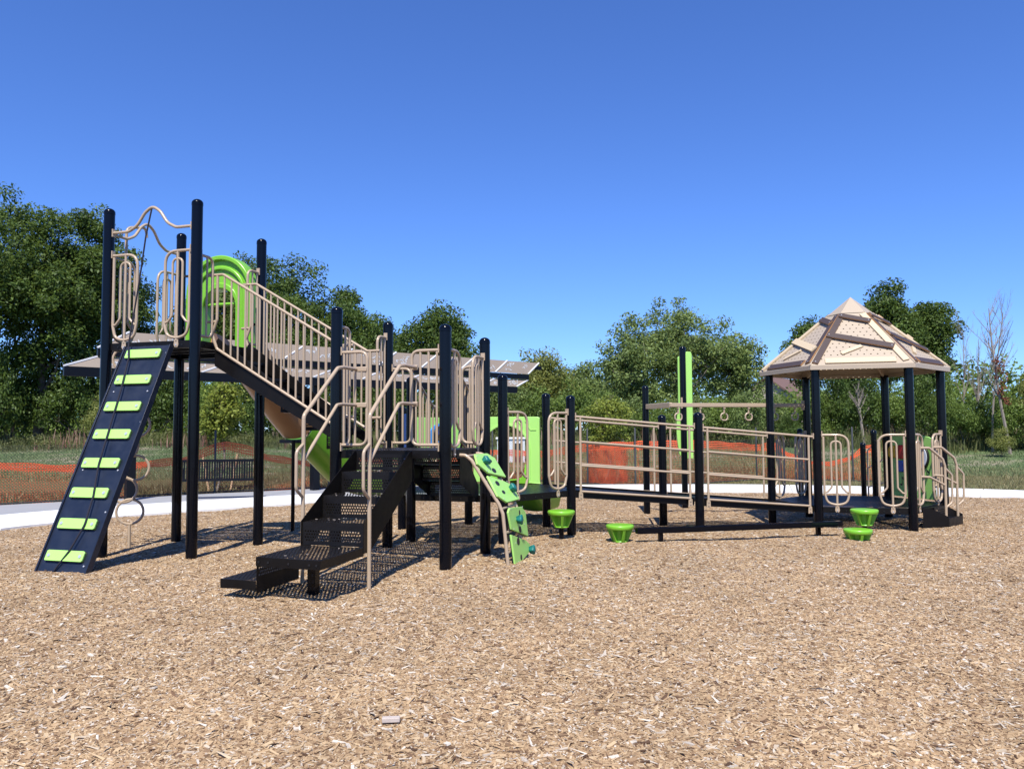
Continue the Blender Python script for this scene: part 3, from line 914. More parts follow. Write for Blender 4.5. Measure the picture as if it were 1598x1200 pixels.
hb_ = MB(); c0 = P[3] + n * .06 + Z * 3.04
hb_.tube([c0 + e * .35, c0 + e * .87], .022, 10)
part('grab_bar', hb_, 'limepl', hood)
for sx in (-1, 1):
    wg = MB(); ed = P[3] + e * (.61 + sx * .44)
    wg.prism([ed + Z * ZT - n * .05, ed + Z * (ZT + .42) - n * .05, ed + Z * ZT - n * .05 - e * sx * .16], n * .16)
    part('hood_foot', wg, 'limepl', hood, bevel=.01)
hk = MB()
for sx, pk in ((-1, 3), (1, 4)):
    for zz in (2.75, 3.43):
        q = P[pk] + Z * zz
        hk.bar(q + e * (-sx) * .05, q + e * (-sx) * .15 + n * .03, .03, .03)
part('bracket', hk, 'rubber', hood, kind='stuff')

# ---- slides: swept double-skinned troughs
def trough(name, pts, mtl, hw=.25, hh=.20, parent=play, th=.02):
    pts = [Vector(p_) for p_ in pts]
    prof = []
    K = 10
    outer = [(-hw - .035, hh), (-hw - .03, hh - .03)] + [(-hw * math.cos(a) * 1.0, -hh * .55 * math.sin(a)) for a in np.linspace(0.05, math.pi - .05, K)] + [(hw + .03, hh - .03), (hw + .035, hh)]
    inner = [(hw - .01, hh)] + [((hw - th) * math.cos(a), -(hh * .55 - th) * math.sin(a)) for a in np.linspace(.12, math.pi - .12, K)] + [(-hw + .01, hh)]
    prof = outer + inner
    mb = MB(); b0 = 0
    for i, p_ in enumerate(pts):
        t = (pts[min(i + 1, len(pts) - 1)] - pts[max(0, i - 1)]).normalized()
        sdv = Vector((t.y, -t.x, 0)).normalized(); u = sdv.cross(t)
        mb.v += [tuple(p_ + sdv * x + u * (y + .11)) for x, y in prof]
    m_ = len(prof)
    for i in range(len(pts) - 1):
        for k in range(m_):
            k2 = (k + 1) % m_
            mb.f.append((i * m_ + k, i * m_ + k2, (i + 1) * m_ + k2, (i + 1) * m_ + k))
    mb.f.append(tuple(range(m_))); mb.f.append(tuple((len(pts) - 1) * m_ + k for k in reversed(range(m_))))
    return part(name, mb, mtl, parent, sharp=0.9)
def spl(ctrl, k=6):
    Pn = [Vector(p_) for p_ in ctrl]; Pn = [Pn[0] * 2 - Pn[1]] + Pn + [Pn[-1] * 2 - Pn[-2]]
    out = []
    for i in range(1, len(Pn) - 2):
        for q in range(k):
            t = q / k; p0, p1, p2, p3 = Pn[i - 1:i + 3]
            out.append(0.5 * ((2 * p1) + (p2 - p0) * t + (2 * p0 - 5 * p1 + 4 * p2 - p3) * t * t + (3 * p1 - p0 - 3 * p2 + p3) * t ** 3))
    out.append(Pn[-2]); return out
s0 = P[3] + e * .61
top_path = spl([s0 + n * .12 + Z * 2.40, s0 + n * .38 + Z * 2.33, Vector((-3.52, 10.75, 1.98)), Vector((-3.35, 11.05, 1.62)), Vector((-3.17, 11.38, 1.29))])
low_path = spl([Vector((-3.15, 11.42, 1.26)), Vector((-2.92, 11.86, .92)), Vector((-2.68, 12.32, .56)), Vector((-2.45, 12.80, .37)), Vector((-2.22, 13.35, .30))])
trough('slide_section', top_path, 'tanpl'); trough('slide_section', low_path, 'limepl')
cu = MB(); cu.box((-3.16, 11.40, 1.255), .40, .05, .05, (e * .9 + n * -.0).normalized(), n, Z)
part('slide_joint', cu, 'rubber', play)
part('slide_support', MB().lathe([(.027, -.3), (.027, 1.27)], 16, (-3.115, 11.30, 0)), 'post', play)
s1 = P['E'] + e * .61
trough('slide_section', spl([s1 + n * .05 + Z * .62, s1 + n * .28 + Z * .57, s1 + n * .75 + e * .03 + Z * .22, s1 + n * 1.15 + e * .08 + Z * .06, s1 + n * 1.6 + e * .16 + Z * .04]), 'limepl', hw=.27, hh=.16)
for sx in (-1, 1):
    wg = MB(); c0 = s1 + e * sx * .30 - n * .03
    wg.prism([c0 + Z * .60, c0 + Z * .605 - e * sx * .14 - n * .0, c0 + Z * .78, c0 + Z * .80 + e * sx * .05, c0 + Z * .60 + e * sx * .05], n * .10)
    part('slide_mouth_cheek', wg, 'limepl', play, bevel=.01)

# ---- stair from tower to landing
def stair_flight(o, d, side, s0, s1, z0, z1, run, nst, zend, hgt=.24, name='stair'):
    """o origin (post plan), d horizontal direction of descent, side lateral vector, between s0..s1, from z0 down to z1"""
    root = MB()
    rise = (z0 - z1) / nst; going = run / nst
    F_ = lambda x, y, z: o + side * x + d * y + Z * z
    for k_, x in enumerate((s0, s1)):
        poly = [F_(x, .02, z0 - .005), F_(x, .06, z0 + .05), F_(x, run, z1 + .12), F_(x, run, zend), F_(x, .02, z0 - hgt)]
        mb = MB().prism(poly, side * (.006 if k_ else -.006))
        if k_ == 0:
            st = part(name, mb, 'steel', play, smooth=False, bevel=.0015)
        else:
            part('stringer', mb, 'steel', st, smooth=False, bevel=.0015)
    for i in range(nst):
        zt = z0 - rise * (i + 1); zu = z0 - rise * i
        y0 = .02 + going * i
        if i < nst - 1:
            mb = MB(); mb.perf([(s0, y0), (s1, y0), (s1, y0 + going + .02), (s0, y0 + going + .02)], o + Z * zt, side, d, .030, .0145, .02)
            mb.box(F_((s0 + s1) / 2, y0 + going + .022, zt - .018), s1 - s0 - .012, .004, .036, side, d, Z)
            part('tread', mb, 'deck', st, smooth=False)
        mb = MB(); mb.perf([(s0, zt + .004), (s1, zt + .004), (s1, zu - .03), (s0, zu - .03)], o + d * (y0 + .004), side, Z, .026, .0145, .02)
        part('riser', mb, 'deck', st, smooth=False)
    return st
stair_flight(P[2] + e * .0, e, n, .32, .90, ZT, ZL, LS - .03, 6, 1.21, .27)
stair_flight(P[6], n, e, .33, .90, ZL, ZH, BR, 3, .52, .40)

def rail_panel(o, d, lat, top, bot, nb, conn=None, thick=.0165, label=None):
    """top, bot: lists of (x,z) polylines; balusters between; posts at both ends"""
    f_ = lambda x, z: o + lat + d * x + Z * z
    loop = [f_(*p_) for p_ in top] + [f_(*p_) for p_ in reversed(bot)]
    mb = MB().tube(fillet([f_(*p_) for p_ in top], .06, 5), thick, 10)
    r_ = part('stair_railing', mb, 'tan', play)
    part('bottom_rail', MB().tube(fillet([f_(*p_) for p_ in bot], .06, 5), thick, 10), 'tan', r_)
    def yat(pl, x):
        for (x0, z0), (x1, z1) in zip(pl[:-1], pl[1:]):
            if min(x0, x1) <= x <= max(x0, x1) and abs(x1 - x0) > 1e-6:
                return z0 + (z1 - z0) * (x - x0) / (x1 - x0)
        return pl[-1][1]
    xa = top[1][0] + .0; xb = bot[-1][0] - .02
    for i in range(nb):
        x = xa + .02 + (xb - xa - .02) * i / (nb - 1)
        part('baluster', MB().tube([f_(x, yat(bot, x)), f_(x, yat(top, x))], .0115, 8), 'tan', r_)
    return r_
TOPR = [(-.06, 3.20), (.13, 3.20), (1.64, 2.325), (1.80, 2.325)]
BOTR = [(.07, 2.80), (.04, 2.66), (-.01, 2.48), (.06, 2.345), (1.66, 1.41), (1.74, 1.42)]
def stairrail(off):
    top = TOPR
    r_ = rail_panel(P[2], e, n * off, top, [(-.01, 2.50), (.06, 2.345), (1.68, 1.40)], 17)
    f_ = lambda x, z: P[2] + n * off + e * x + Z * z
    part('end_post', MB().tube(fillet([f_(.055, 3.20), f_(.055, 2.68), f_(-.01, 2.52), f_(.06, 2.345)], .05, 5), .0165, 10), 'tan', r_)
    part('end_post', MB().tube([f_(1.68, 2.325), f_(1.68, 1.40)], .0165, 10), 'tan', r_)
    q = MB(); q.tube([f_(-.07, 2.66), f_(.05, 2.66)], .016, 8); q.tube([f_(1.68, 1.55), f_(1.82, 1.55)], .016, 8)
    q.box(f_(-.03, 3.20), .05, .04, .034, e, n, Z)
    part('connector', q, 'tan', r_, kind='stuff')
stairrail(.30); stairrail(.935)
for off in (.32, .90):
    r_ = rail_panel(P[6], n, e * off, [(-.02, 2.02), (.08, 2.02), (.62, 1.70), (.70, 1.70)], [(.0, 1.30), (.64, .98)], 6)
    f_ = lambda x, z: P[6] + e * off + n * x + Z * z
    part('end_post', MB().tube(fillet([f_(.64, .98), f_(.74, 1.02), f_(.74, 1.66), f_(.62, 1.70)], .05, 5), .0165, 10), 'tan', r_)

# ---- front steps, platform, low step
st_o = P[5]; so0, so1 = .275, .885
F_ = lambda s_, m_, z: st_o + e * s_ + n * m_ + Z * z
NOSE = [(1.0, -.065, -.37), (.795, -.37, -.715), (.59, -.715, -1.07)]
fs_poly = lambda x: [F_(x, -.06, 1.19), F_(x, -.10, 1.20), F_(x, -1.09, .60), F_(x, -1.09, .335), F_(x, -.96, .335), F_(x, -.06, .95)]
fst = part('front_stair', MB().prism(fs_poly(so0), e * -.006), 'steel', play, smooth=False, bevel=.0015)
part('stringer', MB().prism([F_(so1, -.06, 1.19), F_(so1, -.10, 1.20), F_(so1, -1.09, .60), F_(so1, -1.09, .335), F_(so1, -.96, .335), F_(so1, -.06, .90)], e * .006), 'steel', fst, smooth=False, bevel=.0015)
zu = ZL
for z, ya, yb in NOSE + [(.385, -1.07, None)]:
    mb = MB(); mb.perf([(so0 + .004, z + .004), (so1 - .004, z + .004), (so1 - .004, zu - .034), (so0 + .004, zu - .034)], st_o + n * (ya - .004), e, Z, .0262, .0150, .02)
    part('riser', mb, 'deck', fst, smooth=False)
    if yb is not None:
        mb = MB(); mb.perf([(so0 + .004, yb), (so1 - .004, yb), (so1 - .004, ya - .002), (so0 + .004, ya - .002)], st_o + Z * z, e, n, .030, .0145, .02)
        mb.box(F_((so0 + so1) / 2, yb - .002, z - .017), so1 - so0 - .012, .005, .036, e, n, Z)
        part('tread', mb, 'deck', fst, smooth=False)
    zu = z
zp = .385
pl = [(.275, -1.76), (.885, -1.80), (.885, -1.075), (.275, -1.075)]
mb = MB(); mb.perf(pl, st_o + Z * zp, e, n, .034, .013, .03)
plat = part('step_platform', mb, 'deck', play, smooth=False)
fl = MB()
for (a, b) in ((0, 1), (1, 2), (3, 0)):
    A_ = F_(pl[a][0], pl[a][1], zp - .036); B_ = F_(pl[b][0], pl[b][1], zp - .036)
    fl.bar(A_, B_, .005, .074)
part('platform_frame', fl, 'steel', plat, smooth=False, bevel=.002)
bl = MB()
for t in (.05, .20, .52, .84, .95):
    q = F_(.275 + .61 * t, -1.76 - .04 * t - .003, zp - .038); bl.tube([q, q - n * .006], .009, 8)
part('bolt_head', bl, 'rubber', plat, kind='stuff')
lg = MB(); c0 = F_(.60, -1.42, 0)
lg.box(c0 + Z * .06, .075, .075, .52, e, n, Z)
part('leg', lg, 'post', plat, smooth=False, bevel=.004)
low = MB(); low.perf([(-.06, -1.76), (.278, -1.76), (.278, -1.13), (-.06, -1.13)], st_o + Z * .195, e, n, .034, .013, .03)
ls = part('low_step', low, 'deck', play, smooth=False)
fl = MB(); fl.bar(F_(-.06, -1.76, .158), F_(.278, -1.76, .158), .005, .072); fl.bar(F_(-.06, -1.76, .158), F_(-.06, -1.13, .158), .005, .072); fl.bar(F_(-.06, -1.13, .158), F_(.278, -1.13, .158), .005, .072)
part('step_frame', fl, 'steel', ls, smooth=False, bevel=.002)
mb = MB(); mb.perf([(-1.76, .20), (-1.13, .20), (-1.13, .35), (-1.76, .35)], st_o + e * .281, n, Z, .0262, .0150, .02)
mb.perf([(-1.76, .10), (-1.13, .10), (-1.13, .20), (-1.76, .20)], st_o + e * .281, n, Z, .2, .001, .02)
part('riser', mb, 'deck', ls, smooth=False)
lg = MB(); lg.box(F_(.12, -1.45, .0), .06, .06, .30, e, n, Z); part('leg', lg, 'post', ls, smooth=False, bevel=.004)

g_ = np.random.default_rng(15)
for lab_, z, y0, y1, cnt in (('tread', 1.0, -.37, -.08, 8), ('tread', .795, -.715, -.39, 12), ('tread', .59, -1.07, -.73, 12), ('platform', .385, -1.76, -1.09, 3)):
    mb = MB()
    for _ in range(cnt):
        yy = y1 - (y1 - y0) * g_.random() ** 1.8 if z > .5 else y0 + (y1 - y0) * g_.random()
        a_ = g_.random() * 6.28; ux = Vector((math.cos(a_), math.sin(a_), .1)).normalized(); uy = Vector((-math.sin(a_), math.cos(a_), 0)); uz = ux.cross(uy)
        mb.box(F_(.29 + .58 * g_.random(), yy, z + .005), .010 + .014 * g_.random(), .004 + .004 * g_.random(), .003, ux, uy, uz)
    part('loose_chips', mb, 'offcut', fst if z > .5 else plat, smooth=False, kind='stuff')

def hand_rail(o, d, main, lowr, loop, parts=None):
    f_ = lambda x, z: o + d * x + Z * z
    h = part('handrail', MB().tube(fillet([f_(*p_) for p_ in main], .07, 7), .0185, 12), 'tan', play)
    part('lower_rail', MB().tube(fillet([f_(*p_) for p_ in lowr], .05, 6), .0165, 10), 'tan', h)
    part('grab_loop', MB().tube(fillet([f_(*p_) for p_ in loop], .07, 6), .0150, 10), 'tan', h)
    return h
for s_ in (.240, .905):
    hand_rail(P[5] + e * s_, n, [(-1.01, -.2), (-1.01, 1.54), (-.40, 2.02), (-.30, 2.035), (-.0, 2.035)],
              [(-1.01, 1.13), (-.41, 1.655), (-.33, 1.665), (-.0, 1.665)],
              [(-1.01, 1.285), (-1.125, 1.22), (-1.125, .88), (-1.01, .80)])
    cl = MB()
    for zz in (2.035, 1.665): cl.box(P[5] + e * (s_ + (.06 if s_ < .5 else -.01)) + Z * zz + n * -.01, .12 if s_ < .5 else .06, .03, .05, e, n, Z)
    part('clamp', cl, 'tan', play, bevel=.006)
for g in (.37, .85):
    hand_rail(P['G3'] + b60 * g, r30, [(-.02, 1.115), (.13, 1.115), (.35, .955), (.385, .85), (.375, -.2)],
              [(-.02, .71), (.13, .70), (.38, .58)], [(.383, .83), (.50, .72), (.49, .34), (.38, .265)])

# ---- gazebo step
G = lambda g, x, z: P['G3'] + b60 * g + r30 * x + Z * z
gs = part('low_stair', MB().prism([G(.33, .01, .275), G(.33, .17, .255), G(.33, .44, .135), G(.33, .44, -.1), G(.33, .01, -.1)], b60 * -.006), 'steel', play, smooth=False, bevel=.0015)
part('stringer', MB().prism([G(.90, .01, .275), G(.90, .17, .255), G(.90, .44, .135), G(.90, .44, -.1), G(.90, .01, -.1)], b60 * .006), 'steel', gs, smooth=False, bevel=.0015)
mb = MB(); mb.perf([(.334, .20), (.896, .20), (.896, .44), (.334, .44)], P['G3'] + Z * .112, b60, r30, .03, .0145, .02); part('tread', mb, 'deck', gs, smooth=False)
mb = MB(); mb.perf([(.334, .12), (.896, .12), (.896, .27), (.334, .27)], P['G3'] + r30 * .20, b60, Z, .03, .0145, .02); part('riser', mb, 'deck', gs, smooth=False)
mb = MB(); mb.box(G(.615, .442, .03), .562, .004, .165, b60, r30, Z); mb.box(G(.615, .11, .268), .562, .17, .004, b60, r30, Z); part('riser', mb, 'steel', gs, smooth=False)

# ---- ramp between the hexagonal decks
zr0, zr1 = .585, .27
def R3(x, t, z=0): return P['C'] + c120 * x + r30 * t + Z * (zr0 + (zr1 - zr0) * t / RL + z)
rdir = (R3(0, RL) - R3(0, 0)).normalized()
LR = (R3(0, RL) - R3(0, 0)).length
mb = MB(); mb.perf([(.04, 0), (S - .04, 0), (S - .04, LR / 2 - .01), (.04, LR / 2 - .01)], R3(0, 0), c120, rdir, .032, .0155, .03)
ra = part('ramp', mb, 'deck', play, smooth=False)
mb = MB(); mb.perf([(.04, LR / 2), (S - .04, LR / 2), (S - .04, LR), (.04, LR)], R3(0, 0), c120, rdir, .032, .0155, .03)
part('ramp_deck', mb, 'deck', ra, smooth=False)
for x in (.035, S - .035):
    for t0, t1 in ((.06, RL / 2 - .06), (RL / 2 + .06, RL - .06)):
        mb = MB(); mb.bar(R3(x, t0, -.030), R3(x, t1, -.030), .006, .10)
        mb.bar(R3(x, t0, .022), R3(x, t1, .022), .024, .005)
        part('ramp_side', mb, 'steel', ra, smooth=False, bevel=.0015)
mb = MB()
for t in np.arange(.3, RL, .6): mb.bar(R3(.05, t, -.035), R3(S - .05, t, -.035), .03, .05)
part('ramp_brace', mb, 'steel', ra, smooth=False)

def ramp_rail(x, t0, t1, dz=0.0):
    f_ = lambda t, z: P['C'] + c120 * x + r30 * t + Z * z
    ztop = lambda t: 1.580 - (t / RL) * .305 + dz
    tt = [t0 + .06, t1 - .06]
    mb = MB().tube(fillet([f_(t0, ztop(t0 + .07)), f_(t0 + .10, ztop(t0 + .10)), f_(t1 - .0, ztop(t1))], .05, 4), .0165, 10)
    ro = part('ramp_railing', mb, 'tan', play)
    a, b = t0 + .135, t1 - .135
    for h in (.33, .645, .985):
        part('rail', MB().tube([f_(a, ztop(a) - h), f_(b, ztop(b) - h)], .0145, 10), 'tan', ro)
    for t in (a, b):
        mb = MB().tube([f_(t, ztop(t)), f_(t, ztop(t) - 1.03)], .0165, 10)
        if x < .5:
            q = f_(t, ztop(t) - 1.045)
            mb.prism([q - r30 * .026 + Z * .05 - c120 * .006, q + r30 * .026 + Z * .05 - c120 * .006, q + r30 * .030 - Z * .045 - c120 * .006, q - r30 * .030 - Z * .045 - c120 * .006], c120 * .012)
            mb.tube([q - c120 * .006 - Z * .02, q - c120 * .016 - Z * .02], .010, 8)
        part('upright', mb, 'tan', ro)
    mb = MB()
    for t in (t0 + .066, t1 - .066): mb.box(f_(t, ztop(t) + .012), .012, .045, .08, r30, c120, Z)
    part('bracket', mb, 'tan', ro)
for x in (0.0, S):
    ramp_rail(x, .0, RL / 2); ramp_rail(x, RL / 2, RL)

# ---- curved climber with grip boards
PC = lambda s_, m_, z: P[7] + n * m_ + e * s_ + Z * z
prof = [(.02, 1.145), (.09, 1.142), (.155, 1.09), (.45, .645), (.49, .55), (.56, -.15)]
rt_ = part('rock_climber', MB().tube(fillet([PC(a, .34, z) for a, z in prof], .08, 6), .0185, 12), 'tan', play)
part('side_tube', MB().tube(fillet([PC(a, .85, z) for a, z in prof], .08, 6), .0185, 12), 'tan', rt_)
mb = MB()
for a, z in ((.10, 1.135), (.30, .87), (.47, .60), (.51, .36), (.53, .16)): mb.tube([PC(a, .34, z), PC(a, .85, z)], .014, 8)
part('rung', mb, 'tan', rt_)
mb = MB()
for m_ in (.34, .85): mb.box(PC(.012, m_, 1.14), .03, .055, .06, e, n, Z)
part('clamp', mb, 'rubber', rt_)
def rock_board(A_, B_, poly, holds, holes):
    A3 = PC(A_[0], 0, A_[1]); B3 = PC(B_[0], 0, B_[1]); t = (B3 - A3).normalized(); nn = n.cross(t) * -1
    if nn.dot(e) < 0: nn = -nn
    O_ = A3 + n * .34 + nn * .022
    mb = MB().prism([O_ + t * a + n * b for a, b in poly], nn * .020)
    bd = part('grip_board', mb, 'lime', rt_, bevel=.003)
    part('board_core', MB().prism([O_ - nn * .006 + t * (a + .004) + n * (b - .003) for a, b in poly], nn * .006), 'edge', bd)
    for a, b, wa, wb in holes:
        mb = MB().prism([O_ + nn * .0202 + t * (a + wa * math.cos(q)) + n * (b + wb * math.sin(q)) for q in np.linspace(0, 2 * math.pi, 17)[:-1]], nn * .0015)
        part('hand_hole', mb, 'edge', bd)
    for a, b in holds:
        random.seed(int(a * 1000) + int(b * 100))
        c0 = O_ + t * a + n * b + nn * .045
        mb = MB(); ring = []
        for j, (rr_, h_) in enumerate(((.030, -.024), (.036, -.005), (.046, .018), (.040, .035), (.018, .040))):
            for k in range(12):
                an = 2 * math.pi * k / 12
                q = rr_ * (1 + .28 * math.cos(5 * an + .4) + random.uniform(-.05, .05))
                mb.v.append(tuple(c0 + t * (q * math.cos(an)) + n * (q * math.sin(an)) + nn * h_))
        for j in range(4):
            for k in range(12): mb.f.append((j * 12 + k, j * 12 + (k + 1) % 12, (j + 1) * 12 + (k + 1) % 12, (j + 1) * 12 + k))
        mb.f.append(tuple(48 + k for k in range(12)))
        hd = part('grip_hold', mb, 'teal', bd, sharp=1.2)
    mb = MB()
    xs = [p_[0] for p_ in poly]; ys = [p_[1] for p_ in poly]
    ca, cb = sum(xs) / len(xs), sum(ys) / len(ys)
    for fa, fb in ((-.30, -.34), (-.26, .34), (.28, -.30), (.26, .34)):
        c0 = O_ + nn * .0205 + t * (ca + fa * (max(xs) - min(xs))) + n * (cb + fb * (max(ys) - min(ys)))
        mb.tube([c0, c0 + nn * .003], .008, 8)
    part('bolt', mb, 'zinc', bd, kind='stuff')
A1, B1 = (.155, 1.09), (.45, .645)
A2, B2 = (.49, .60), (.555, .03)
rock_board(A1, B1, [(-.05, .08), (-.045, .47), (.02, .62), (.27, .60), (.185, .13), (.065, -.015)][::-1], [(.055, .20)], [(.05, .40, .022, .06), (.17, .34, .03, .06)])
rock_board(A1, B1, [(.215, .05), (.31, .45), (.375, .64), (.55, .59), (.545, .14), (.455, -.01)][::-1], [(.42, .49)], [(.32, .20, .03, .055), (.43, .22, .022, .045)])
rock_board(A2, B2, [(.0, .10), (.025, .53), (.10, .65), (.355, .65), (.215, .08), (.04, .04)][::-1], [(.14, .30)], [(.08, .42, .03, .022), (.25, .37, .035, .045)])
rock_board(A2, B2, [(.265, .05), (.39, .55), (.45, .68), (.52, .65), (.575, .30), (.60, .08)][::-1], [(.50, .63)], [(.36, .26, .040, .050), (.53, .30, .03, .03)])

# ---- play panels on the lower deck
def face_panel(k, d, out, outer, inner, th, mtl, par=play, name='arch_panel', bev=.006):
    f_ = lambda L: [P[k] + d * x + Z * z for x, z in L]
    mb = MB().band(sample(f_(outer), 60), sample(f_(inner), 60), out * th)
    return part(name, mb, mtl, par, bevel=bev)
ap = face_panel('E', e, n, [(.08, .62), (.08, 1.60), (1.12, 1.595), (1.12, .61)],
                [(.22, .62), (.24, 1.0)] + [(.595 + .36 * math.cos(a), 1.10 + .37 * math.sin(a)) for a in np.linspace(math.pi, 0, 24)] + [(.955, 1.0), (.965, .62)], .05, 'lime')
face_panel('E', e, -n, [(.20, .62), (.215, 1.0)] + [(.595 + .385 * math.cos(a), 1.10 + .40 * math.sin(a)) for a in np.linspace(math.pi, 0, 24)] + [(.975, 1.0), (.985, .62)],
           [(.225, .62), (.245, 1.0)] + [(.595 + .355 * math.cos(a), 1.10 + .365 * math.sin(a)) for a in np.linspace(math.pi, 0, 24)] + [(.95, 1.0), (.96, .62)], .018, 'lime', ap, 'arch_trim', .004)
f_ = lambda x, z: P['E'] + e * x + Z * z - n * .004
mb = MB()
mb.tube([f_(.90, 1.535), f_(.98, 1.40), f_(1.07, 1.40)], .006, 6); mb.tube([f_(.75, 1.535), f_(.80, 1.52), f_(.86, 1.44)], .006, 6)
part('panel_groove', mb, 'lime', ap)
mb = MB().prism([P['F'] + b60 * x + Z * z for x, z in ((.10, 1.04), (.10, 1.55), (.14, 1.59), (1.08, 1.59), (1.12, 1.55), (1.12, 1.04))], -b60.cross(Z) * .03)
wp = part('wheel_panel', mb, 'lime', play, bevel=.004)
out_ = Vector((b60.y, -b60.x, 0))
c0 = P['F'] + b60 * .66 + Z * 1.30 + out_ * .06
part('wheel_backing', MB().prism([P['F'] + b60 * (.66 + .20 * math.cos(a)) + Z * (1.30 + .20 * math.sin(a)) + out_ * .004 for a in np.linspace(0, 2 * math.pi, 25)[:-1]], out_ * .02), 'ltblue', wp)
ring = [c0 + b60 * (.15 * math.cos(a)) + Z * (.15 * math.sin(a)) for a in np.linspace(0, 2 * math.pi, 25)[:-1]]
wh = part('steering_wheel', MB().tube(ring, .022, 8, closed=True), 'rubber', wp)
mb = MB()
for a in (math.pi / 2, math.pi * 7 / 6, math.pi * 11 / 6): mb.tube([c0, c0 + b60 * .15 * math.cos(a) + Z * .15 * math.sin(a)], .016, 6)
mb.tube([c0 - out_ * .05, c0 + out_ * .02], .05, 14)
part('wheel_spoke', mb, 'rubber', wh)
mb = MB().box(P['A'] + (P['F'] - P['A']) * .45 + Z * 1.15, .62, .022, .95, (P['F'] - P['A']).normalized(), (P['F'] - P['A']).normalized().cross(Z), Z)
bp_ = part('blue_panel', mb, 'blue', play, bevel=.004)
mb = MB().box(P['A'] + (P['F'] - P['A']) * .45 + Z * 1.15 + (P['F'] - P['A']).normalized().cross(Z) * .014, .60, .004, .93, (P['F'] - P['A']).normalized(), (P['F'] - P['A']).normalized().cross(Z), Z)
part('panel_face', mb, 'white', bp_)

# ---- overhead ring beam
b0_ = P['G6'] - r30 * 2.49 + Z * 1.79; b1_ = P['G6'] - r30 * .05 + Z * 1.79
rb = part('ring_beam', MB().bar(b0_, b1_, .05, .065), 'tan', play, smooth=False, bevel=.008)
part('beam_arm', MB().bar(b0_ + r30 * .02, b0_ + c120 * .94, .05, .085), 'tan', rb, smooth=False, bevel=.008)
mb = MB().box(P['G6'] - r30 * .066 + Z * 1.79, .012, .09, .16, r30, c120, Z); part('beam_bracket', mb, 'tan', rb, bevel=.003)
post(b0_ + c120 * 1.0, 2.16, .057)
for s_ in (-2.34, -1.95, -1.525, -1.08, -.60, -.22):
    q = P['G6'] + r30 * s_ + Z * 1.755
    hg = MB(); hg.tube([q, q - Z * .07], .011, 8); hg.box(q - Z * .012, .036, .036, .022, r30, c120, Z); hg.tube([q - Z * .065, q - Z * .095], .016, 8)
    h_ = part('ring_hanger', hg, 'tan', rb)
    cc = q - Z * .150; dd = r30
    part('hand_ring', MB().tube(fillet([cc + dd * a + Z * b for a, b in ((.0, .08), (.0, .052), (-.036, .046), (-.060, .015), (-.060, -.032), (-.032, -.062), (.036, -.062), (.060, -.032), (.060, .015), (.036, .044))], .025, 4), .0125, 8), 'tan', h_)
# tall post with lime board
tp = Vector((3.16, 14.6, 0))
post(tp, 2.93, .056)
bx = Vector((.97, .24, 0)).normalized(); by = Vector((-bx.y, bx.x, 0))
outl = [(.055, .86), (.175, .86), (.175, 2.78), (.155, 2.83), (.075, 2.83), (.055, 2.79)]
part('tall_board', MB().prism([tp + bx * a + Z * b - by * .02 for a, b in outl], by * .045), 'lime', play, bevel=.006)
outl = [(-.04, .90)] + [(-.065 - .045 * max(0, math.sin((z - .95) * 3.6)) , z) for z in np.linspace(.95, 2.72, 40)] + [(-.04, 2.75), (.02, 2.75), (.02, .90)]
part('wavy_board', MB().prism([tp + bx * a + Z * b + by * .06 for a, b in outl], by * .03), 'lime', play, bevel=.004)
mb = MB().box(tp + Z * 1.88 - bx * .06 - by * .045, .03, .03, .20, bx, by, Z); part('bracket', mb, 'tan', play)
# rope-rung climber posts behind the roofed deck
q1 = Vector((6.42, 14.55, 0)); q2 = Vector((6.33, 13.9, 0))
post(q1, 1.14, .047); post(q2, 1.37, .047)
post(Vector((5.11, 14.1, 0)), 1.40, .047)
mb = MB()
for q, zt in ((q1, 1.0), (q2, 1.18)):
    o1 = q + Vector((.06, -.05, 0)); mb.tube([o1 + Z * -.1, o1 + Z * zt], .016, 8); mb.box(o1 + Z * zt - Vector((.01, 0, 0)), .045, .03, .045)
part('climber_pole', mb, 'tan', play)
mb = MB()
for h0, h1, h2 in ((1.0, 1.16, 1.32), (.68, .80, .93), (.33, .43, .52)):
    mb.tube([q1 + Z * h0 + Vector((.06, -.05, 0)), q2 + Z * h1 + Vector((.06, -.05, 0)), P['G5'] + Z * h2 + Vector((0, .06, 0))], .012, 6)
part('rung', mb, 'zinc', play)

# ---- music panel on the roofed deck
gp = lambda x, z, o_=0: P['G4'] + c120 * x + Z * z + r30 * o_
dirp = (P['G5'] - P['G4']).normalized(); outp = Vector((dirp.y, -dirp.x, 0))
gpp = lambda x, z, o_=0: P['G4'] + dirp * x + Z * z - outp * o_
mb = MB().prism([gpp(x, z) for x, z in ((.18, .31), (.18, 1.225), (.30, 1.262), (.45, 1.28), (.72, 1.285), (1.12, 1.265), (1.13, .31))], outp * .025)
mp_ = part('music_panel', mb, 'lime', play, bevel=.004)
def disc(cx_, cz_, r_, th, o_, mtl, name, par):
    return part(name, MB().prism([gpp(cx_ + r_ * math.cos(a), cz_ + r_ * math.sin(a), o_) for a in np.linspace(0, 2 * math.pi, 33)[:-1]], -outp * th), mtl, par, bevel=.004)
dr = disc(.47, .95, .205, .03, .002, 'rubber', 'drum', mp_)
disc(.47, .95, .185, .008, .034, 'silver', 'drum_skin', dr)
def knob(x, z, w0, w1_, h, mtl):
    mb = MB().prism([gpp(a, b, .003) for a, b in ((x - w0, z + h * .35), (x - w1_, z + h), (x + w1_, z + h), (x + w0, z + h * .35), (x + w0, z - h * .7), (x + w0 * .7, z - h), (x - w0 * .7, z - h), (x - w0, z - h * .7))], -outp * .05)
    return part('bell', mb, mtl, mp_, bevel=.012)
